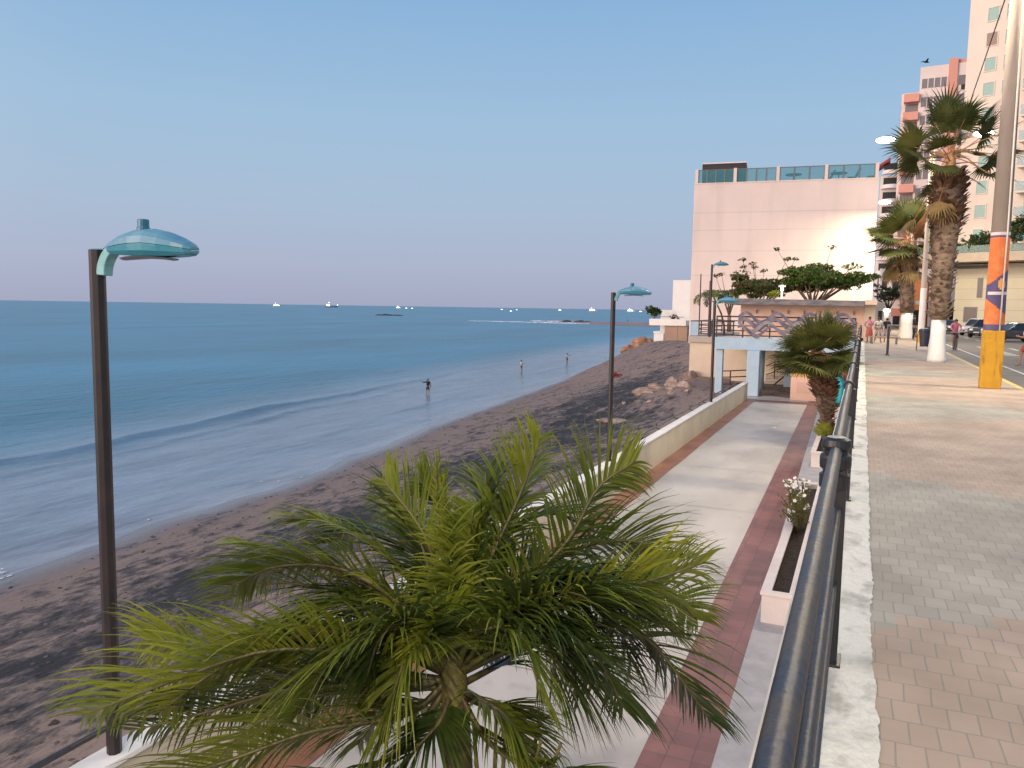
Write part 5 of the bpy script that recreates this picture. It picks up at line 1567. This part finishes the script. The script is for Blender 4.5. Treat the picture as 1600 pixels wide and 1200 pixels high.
# cyclist and bicycle
CX, CY = 4.85, 51.5
m_tyre = M('rubber_black', (.015, .015, .016), .8)
m_chr = M('steel_bright', (.5, .5, .5), .3, metal=.9)
bk = thing('bicycle', 'dark bicycle ridden along the road edge by the pink topped cyclist', 'bicycle', (CX, CY, -.15), R(180))
def wheel_ring(parent, y, r):
    q = MB(); n_ = 28
    q.tube([(0, y+r*math.cos(2*math.pi*i/n_), r+.02+r*math.sin(2*math.pi*i/n_)) for i in range(n_+1)], .022, 6, cap=False)
    w = q.build('wheel', m_tyre, parent, smooth=True)
    s_ = MB()
    for i in range(10): s_.tube([(0, y, r+.02), (0, y+r*math.cos(i*.628), r+.02+r*math.sin(i*.628))], .004, 4)
    s_.build('spokes', m_chr, w)
wheel_ring(bk, .52, .33); wheel_ring(bk, -.52, .33)
q = MB()
for a_, c_ in (((0, .40, .86), (0, -.06, .32)), ((0, -.18, .88), (0, -.06, .32)), ((0, .40, .86), (0, -.15, .80)), ((0, -.52, .35), (0, -.06, .32)), ((0, -.52, .35), (0, -.16, .80)), ((0, .52, .35), (0, .38, .98))): q.tube([a_, c_], .02, 6)
q.build('frame', m_oxr, bk)
MB().tube([(-.27, .30, 1.05), (-.1, .38, 1.02), (.1, .38, 1.02), (.27, .30, 1.05)], .014, 6).build('handlebar', m_chr, bk)
MB().hexa([(-.04, .05, .90), (.04, .05, .90), (.09, -.28, .90), (-.09, -.28, .90), (-.03, .05, .94), (.03, .05, .94), (.085, -.28, .96), (-.085, -.28, .96)][0:4][::-1]+[(-.03, .05, .94), (.03, .05, .94), (.085, -.28, .96), (-.085, -.28, .96)][::-1]).build('saddle', m_tyre, bk)
person('cyclist in pink top and dark shorts riding towards the viewer', (CX, CY+.10, -.15), 180, 1.70, cloth('magenta_top', (.50, .13, .25)), cloth('dark_leggings', (.035, .03, .035)), ('pedal_down', 'pedal_up'), ('bars', 'bars'), 'shorts', sit=-.06, bend=.18)

# ============================================================ VEHICLES
m_cg = glass('car_glass', (.012, .015, .018), .06)
m_hl = bpy.data.materials.new('headlamp_glass'); m_hl.use_nodes = True
Ph = m_hl.node_tree.nodes['Principled BSDF']; Ph.inputs['Base Color'].default_value = (.7, .7, .7, 1); Ph.inputs['Roughness'].default_value = .1; Ph.inputs['Metallic'].default_value = .6
def car(label, loc, rz, col, rough=.25, suv=True, group='cars parked before the podium wall'):
    t = thing('parked_car', label, 'car', loc, rz, group)
    paint = M('car_paint', col, rough, tuple(x*1.25+.002 for x in col), 2, coat=.8)
    H1, H2 = (.98, 1.62) if suv else (.88, 1.42)
    L_ = 2.15
    # lower body lofted along length (front at -y)
    secs = []
    for (y, w, zb, zt) in ((-2.15, .70, .38, .70), (-2.05, .82, .30, .86), (-1.6, .88, .26, .95), (-.9, .90, .25, H1), (.9, .90, .25, H1+.02), (1.8, .88, .28, H1), (2.1, .80, .34, H1-.08)):
        secs.append([(-w*.9, y, zb), (w*.9, y, zb), (w, y, zb+.12), (w, y, zt-.14), (w*.9, y, zt), (-w*.9, y, zt), (-w, y, zt-.14), (-w, y, zb+.12)])
    body = MB().loft(secs).build('body', paint, t, smooth=False, bevel=.03)
    y0, y1, y2, y3 = (-1.0, -.25, 1.55, 2.0) if suv else (-.9, -.1, 1.1, 1.8)
    secs = [[(-.80, y0, H1-.03), (.80, y0, H1-.03), (.78, y0+.02, H1), (-.78, y0+.02, H1)],
            [(-.80, y1, H1-.03), (.80, y1, H1-.03), (.62, y1, H2-.02), (-.62, y1, H2-.02)],
            [(-.80, y2, H1-.03), (.80, y2, H1-.03), (.62, y2, H2-.04), (-.62, y2, H2-.04)],
            [(-.78, y3, H1-.03), (.78, y3, H1-.03), (.74, y3, H1+.02), (-.74, y3, H1+.02)]]
    MB().loft(secs).build('cabin_glass', m_cg, t, bevel=.02)
    MB().hexa([(-.63, y1-.06, H2-.03), (.63, y1-.06, H2-.03), (.63, y2+.06, H2-.05), (-.63, y2+.06, H2-.05), (-.56, y1+.05, H2+.04), (.56, y1+.05, H2+.04), (.56, y2-.05, H2+.02), (-.56, y2-.05, H2+.02)]).build('roof', paint, t, bevel=.02)
    for s_ in (-1, 1):
        q = MB()
        for ya, yb in ((y0, y1), (y3, y2)): q.tube([(s_*.80, ya, H1), (s_*.635, yb, H2-.02)], .035, 6)
        q.tube([(s_*.81, (y1+y2)/2, H1), (s_*.64, (y1+y2)/2, H2-.02)], .03, 6)
        q.build('pillar', paint, t)
        for yw in (-1.32, 1.32):
            w = MB()
            w.tube([(s_*(.72), yw, .34), (s_*(.74), yw, .34), (s_*.92, yw, .34), (s_*.94, yw, .34)], [.31, .34, .34, .31], 24)
            tyre = w.build('wheel', m_tyre, t, smooth=False)
            MB().tube([(s_*.935, yw, .34), (s_*.95, yw, .34)], [.21, .19], 16).build('rim', m_chr, tyre)
        MB().hexa([(s_*.48-.14, -2.17, .64), (s_*.48+.14, -2.17, .64), (s_*.5+.2, -1.98, .66), (s_*.5-.14, -2.0, .66), (s_*.48-.12, -2.12, .80), (s_*.48+.14, -2.12, .80), (s_*.5+.22, -1.95, .84), (s_*.5-.14, -2.0, .84)]).build('headlight', m_hl, t)
        MB().box(s_*.95-.1, s_*.95+.1, -.85, -.72, H1, H1+.15).build('mirror', paint, t, bevel=.02)
    MB().box(-.45, .45, -2.19, -2.13, .44, .58).build('grille', m_black, t, bevel=.01)
    MB().box(-.24, .24, -2.215, -2.192, .42, .53).build('number_plate', m_white, t)
    return t
car('dark grey car parked facing the street in front of the podium wall', (10.3, 83.0, -.15), R(-28), (.035, .037, .04), .25, True)
car('pale silver car parked just behind and left of the dark grey car', (10.3, 89.5, -.15), R(-28), (.33, .34, .34), .3, True)
car('dark car parked right behind the yellow block of the painted pole', (10.7, 71.5, -.15), R(-70), (.03, .03, .033), .25, False)
car('small dark car parked far along the street behind the cyclist', (8.2, 96, -.15), R(-10), (.05, .045, .05), .3, False)
# motorcycle near the farther palm
mc = thing('motorcycle', 'dark motorcycle parked at the kerb behind the farther fan palm', 'motorcycle', (4.35, 74, -.15), R(25))
def mwheel(y):
    q = MB(); q.tube([(0, y+.27*math.cos(2*math.pi*i/24), .31+.27*math.sin(2*math.pi*i/24)) for i in range(25)], .055, 8, cap=False)
    w = q.build('wheel', m_tyre, mc, smooth=True); MB().tube([(-.03, y, .31), (.03, y, .31)], .2, 16).build('rim', m_chr, w)
mwheel(.65); mwheel(-.65)
q = MB(); q.ball((0, .05, .48), .25, 2, (.6, 1.2, .8)); q.tube([(0, -.65, .31), (0, -.1, .6), (0, .4, .85)], .05, 8); q.build('engine_frame', m_black, mc)
q = MB(); q.ball((0, .22, .82), .2, 2, (.7, 1.3, .6)); q.build('tank', M('dark_red_gloss', (.12, .015, .015), .25), mc, smooth=True)
MB().box(-.12, .12, -.75, 0, .76, .86).build('seat', m_tyre, mc, bevel=.03)
MB().tube([(-.35, .5, 1.05), (-.1, .55, 1.0), (.1, .55, 1.0), (.35, .5, 1.05)], .018, 6).build('handlebar', m_chr, mc)
MB().tube([(0, .65, .31), (0, .52, 1.0)], .035, 8).build('fork', m_chr, mc)
q = MB(); q.ball((0, .66, .9), .09, 2); q.build('headlight', m_hl, mc, smooth=True)

# ============================================================ STREET FURNITURE
bn = thing('litter_bin', 'dark navy litter bin on two legs near the nearest fan palm', 'bin', (2.95, 46.0, 0))
m_bin = M('navy_bin', (.030, .034, .055), .45, (.045, .048, .07), 4)
q = MB(); q.lathe([(.19, .22), (.27, .95), (.30, .97), (.30, 1.0), (.26, 1.0), (.18, .3)], 18, cap=False); q.lathe([(.19, .21), (.185, .22)], 18); q.build('barrel', m_bin, bn, smooth=False)
for s_ in (-1, 1): MB().tube([(s_*.34, 0, 0), (s_*.34, 0, .82), (s_*.27, 0, .82)], .03, 8).build('leg', M('bin_leg_brown', (.16, .11, .07), .6), bn)
MB().lathe([(.30, 1.0), (.27, 1.10), (.12, 1.16)], 18).build('lid', m_bin, bn, smooth=True)
bs = thing('barrier_post', 'thin dark post with a small grey sign plate standing on the sidewalk', 'post', (1.08, 39.6, 0))
MB().lathe([(.055, 0), (.05, 1.32)], 10).build('post', m_dark, bs); MB().lathe([(.10, 0), (.10, .03), (.06, .05)], 10).build('foot', m_dark, bs)
bx('sign_plate', m_frame, bs, -.07, .07, -.02, .02, .9, 1.4, bevel=.01)  # grey plate at the top of the post, without a lamp
wpil = thing('lit_pillar', 'short white pillar with a glowing lamp on top beside the hotel end', 'lamp', (1.75, 73, 0))
bx('pillar', m_white, wpil, -.2, .2, -.2, .2, 0, 2.0, bevel=.02)
MB().lathe([(.12, 2.0), (.26, 2.08), (.26, 2.2), (.10, 2.28)], 16).build('lamp_head', m_lamp, wpil)
plamp('lamp_light', wpil, (0, -.5, 2.2), 25)
ben = thing('bench', 'low pale bench on the sidewalk beside the three pedestrians', 'bench', (1.25, 54.2, 0))
bx('seat', m_tan, ben, -.9, .9, -.22, .22, .40, .46, bevel=.01)
for s_ in (-.7, .7): bx('leg', m_frame, ben, s_-.06, s_+.06, -.2, .2, 0, .40)
# folded parasols by the promenade wall
m_turq = M('turquoise_canvas', (.035, .40, .50), .7, (.05, .46, .56), 4)
m_rust = M('rust_canvas', (.26, .075, .055), .7, (.20, .06, .05), 4)
def parasol(label, loc, z0, z1, r, m, lean):
    t = thing('folded_parasol', label, 'parasol', loc)
    MB().tube([(0, 0, 0), (lean, 0, z1+.15)], .025, 8).build('pole', m_tan, t)
    b = MB(); secs = []
    for i in range(13):
        u = i/12; z = z0+(z1-z0)*u
        rr_ = r*(.55+.75*math.sin(math.pi*min(1, u*.9+.12))**.8-.35*u)*(1-.75*u**3)
        secs.append([(lean*z/z1+rr_*(1+.13*math.cos(k_*4*2*math.pi/32*2))*math.cos(2*math.pi*k_/32), rr_*(1+.13*math.cos(k_*4*2*math.pi/32*2))*math.sin(2*math.pi*k_/32), z) for k_ in range(32)])
    b.loft(secs).build('canopy', m, t, smooth=True)
    MB().lathe([(.28, 0), (.28, .06), (.05, .1), (.04, .3)], 14).build('base', m_dark, t)
parasol('folded turquoise parasol standing between the small fan palm and the railing', (-.98, 38.6, LO+.1), .95, 2.9, .33, m_turq, -.03)
parasol('folded rust brown parasol just behind the turquoise one', (-.72, 39.9, LO+.1), 1.3, 2.95, .24, m_rust, .03)

# ============================================================ SHIPS AND BIRD
m_hull = M('ship_white', (.80, .80, .78), .5)
m_hulld = M('ship_dark_hull', (.16, .20, .26), .6)
m_slight = bpy.data.materials.new('ship_lights'); m_slight.use_nodes = True
Pq = m_slight.node_tree.nodes['Principled BSDF']; Pq.inputs['Emission Color'].default_value = (1, .95, .86, 1); Pq.inputs['Emission Strength'].default_value = 4
def ship(label, x, y, L_, dark=False, lit=1., rz=0.):
    t = thing('ship', label, 'ship', (x, y, SEA-.8), rz, 'ships on the horizon')
    b = MB(); secs = []
    for (u, w, zb, zt) in ((-.5, .07, .5, .13*L_), (-.45, .10, .0, .12*L_), (.2, .11, 0, .10*L_), (.42, .06, .02*L_, .13*L_), (.5, .006, .08*L_, .15*L_)):
        secs.append([(u*L_, -w*L_, zt), (u*L_, -w*L_*.5, zb), (u*L_, w*L_*.5, zb), (u*L_, w*L_, zt)])
    b.loft(secs).build('hull', m_hulld if dark else m_hull, t)
    q = MB(); q.box(-.42*L_, (-.12 if dark else .22)*L_, -.08*L_, .08*L_, .11*L_, .19*L_); q.box(-.38*L_, (-.18 if dark else .08)*L_, -.06*L_, .06*L_, .19*L_, .26*L_)
    s_ = q.build('superstructure', m_hull, t, bevel=.02*L_)
    q = MB()
    q.box(-.40*L_, (-.14 if dark else .20)*L_, -.086*L_, -.082*L_, .13*L_, .175*L_); q.box(-.37*L_, (-.19 if dark else .07)*L_, -.066*L_, -.062*L_, .20*L_, .245*L_)
    q.build('lit_windows', m_slight, s_)
    MB().tube([(-.2*L_, 0, .26*L_), (-.2*L_, 0, .38*L_)], .008*L_, 5).build('mast', m_hull, t)
    q = MB(); q.ball((-.2*L_, 0, .39*L_), .03*L_, 1)
    if dark: q.ball((.44*L_, 0, .2*L_), .035*L_, 1)
    q.build('deck_lights', m_slight, t)
for lab, px, L_, dk_ in (('bright white ship alone at the far left of the horizon', 437, 24, 0), ('dark hulled ship with lit stern and a bow light on the horizon', 521, 34, 1), ('largest of the three white boats in the middle cluster', 625, 17, 0), ('small white boat in the middle of the middle cluster', 637, 8, 0), ('small white boat at the right of the middle cluster', 646, 8, 0), ('small white yacht left of the midsea pair on the horizon', 785, 9, 0), ('tiny boat beside the small yacht, first to its right', 799, 6, 0), ('tiny boat right of the small yacht pair', 808, 7, 0), ('white yacht alone between the small boats and the middle lamp post', 875, 12, 0), ('long low white ship just left of the middle lamp post', 926, 24, 0), ('brightest white ship right of the middle lamp post', 985, 24, 0), ('white boat just right of the brightest ship', 1000, 10, 0), ('tiny boat lowest and rightmost near the shore end', 1014, 5, 0)):
    x_ = px-800; y_ = 475-600
    xr = x_*math.cos(ROLL)+y_*math.sin(ROLL)
    dv = fw*1230+ri*xr
    dv.z = 0; dv.normalize()
    D_ = 3000 if L_ > 6 else 1900
    ship(lab, dv.x*D_, dv.y*D_, L_*1.4, bool(dk_), 1, math.atan2(dv.y, dv.x)-math.pi/2)
bd = thing('bird', 'small dark bird flying above the salmon and white apartment block', 'bird', (2.89, 60, 18.4), R(30))
q = MB(); q.loft([[(x, .5*w*math.cos(k_*math.pi/3), w*math.sin(k_*math.pi/3)) for k_ in range(6)] for x, w in ((-.24, .01), (-.1, .05), (.06, .06), (.17, .035), (.24, .012))]); q.build('body', m_black, bd, smooth=True)
for s_ in (-1, 1):
    q = MB(); q.hexa([(-.08, s_*.02, .03), (.10, s_*.02, .03), (.02, s_*.24, .14), (-.08, s_*.24, .14), (-.08, s_*.02, .045), (.10, s_*.02, .045), (.02, s_*.24, .15), (-.08, s_*.24, .15)] if s_ > 0 else [(.10, s_*.02, .03), (-.08, s_*.02, .03), (-.08, s_*.24, .14), (.02, s_*.24, .14), (.10, s_*.02, .045), (-.08, s_*.02, .045), (-.08, s_*.24, .15), (.02, s_*.24, .15)])
    q.hexa([(-.08, s_*.24, .14), (.02, s_*.24, .14), (-.10, s_*.46, .10), (-.13, s_*.46, .10), (-.08, s_*.24, .15), (.02, s_*.24, .15), (-.10, s_*.46, .105), (-.13, s_*.46, .105)])
    q.build('wing', m_black, bd)

ps = MB(); ps.hexa([(0, 0, 0), (.16, .02, .004), (.15, .12, .02), (.02, .11, .003), (0, 0, .006), (.16, .02, .01), (.15, .12, .026), (.02, .11, .009)])
o = ps.build('paper_scrap', m_white); o.location = (-3.44, 36.4, LO+.003)
tag(o, 'small white paper scrap lying on the promenade floor', 'litter')
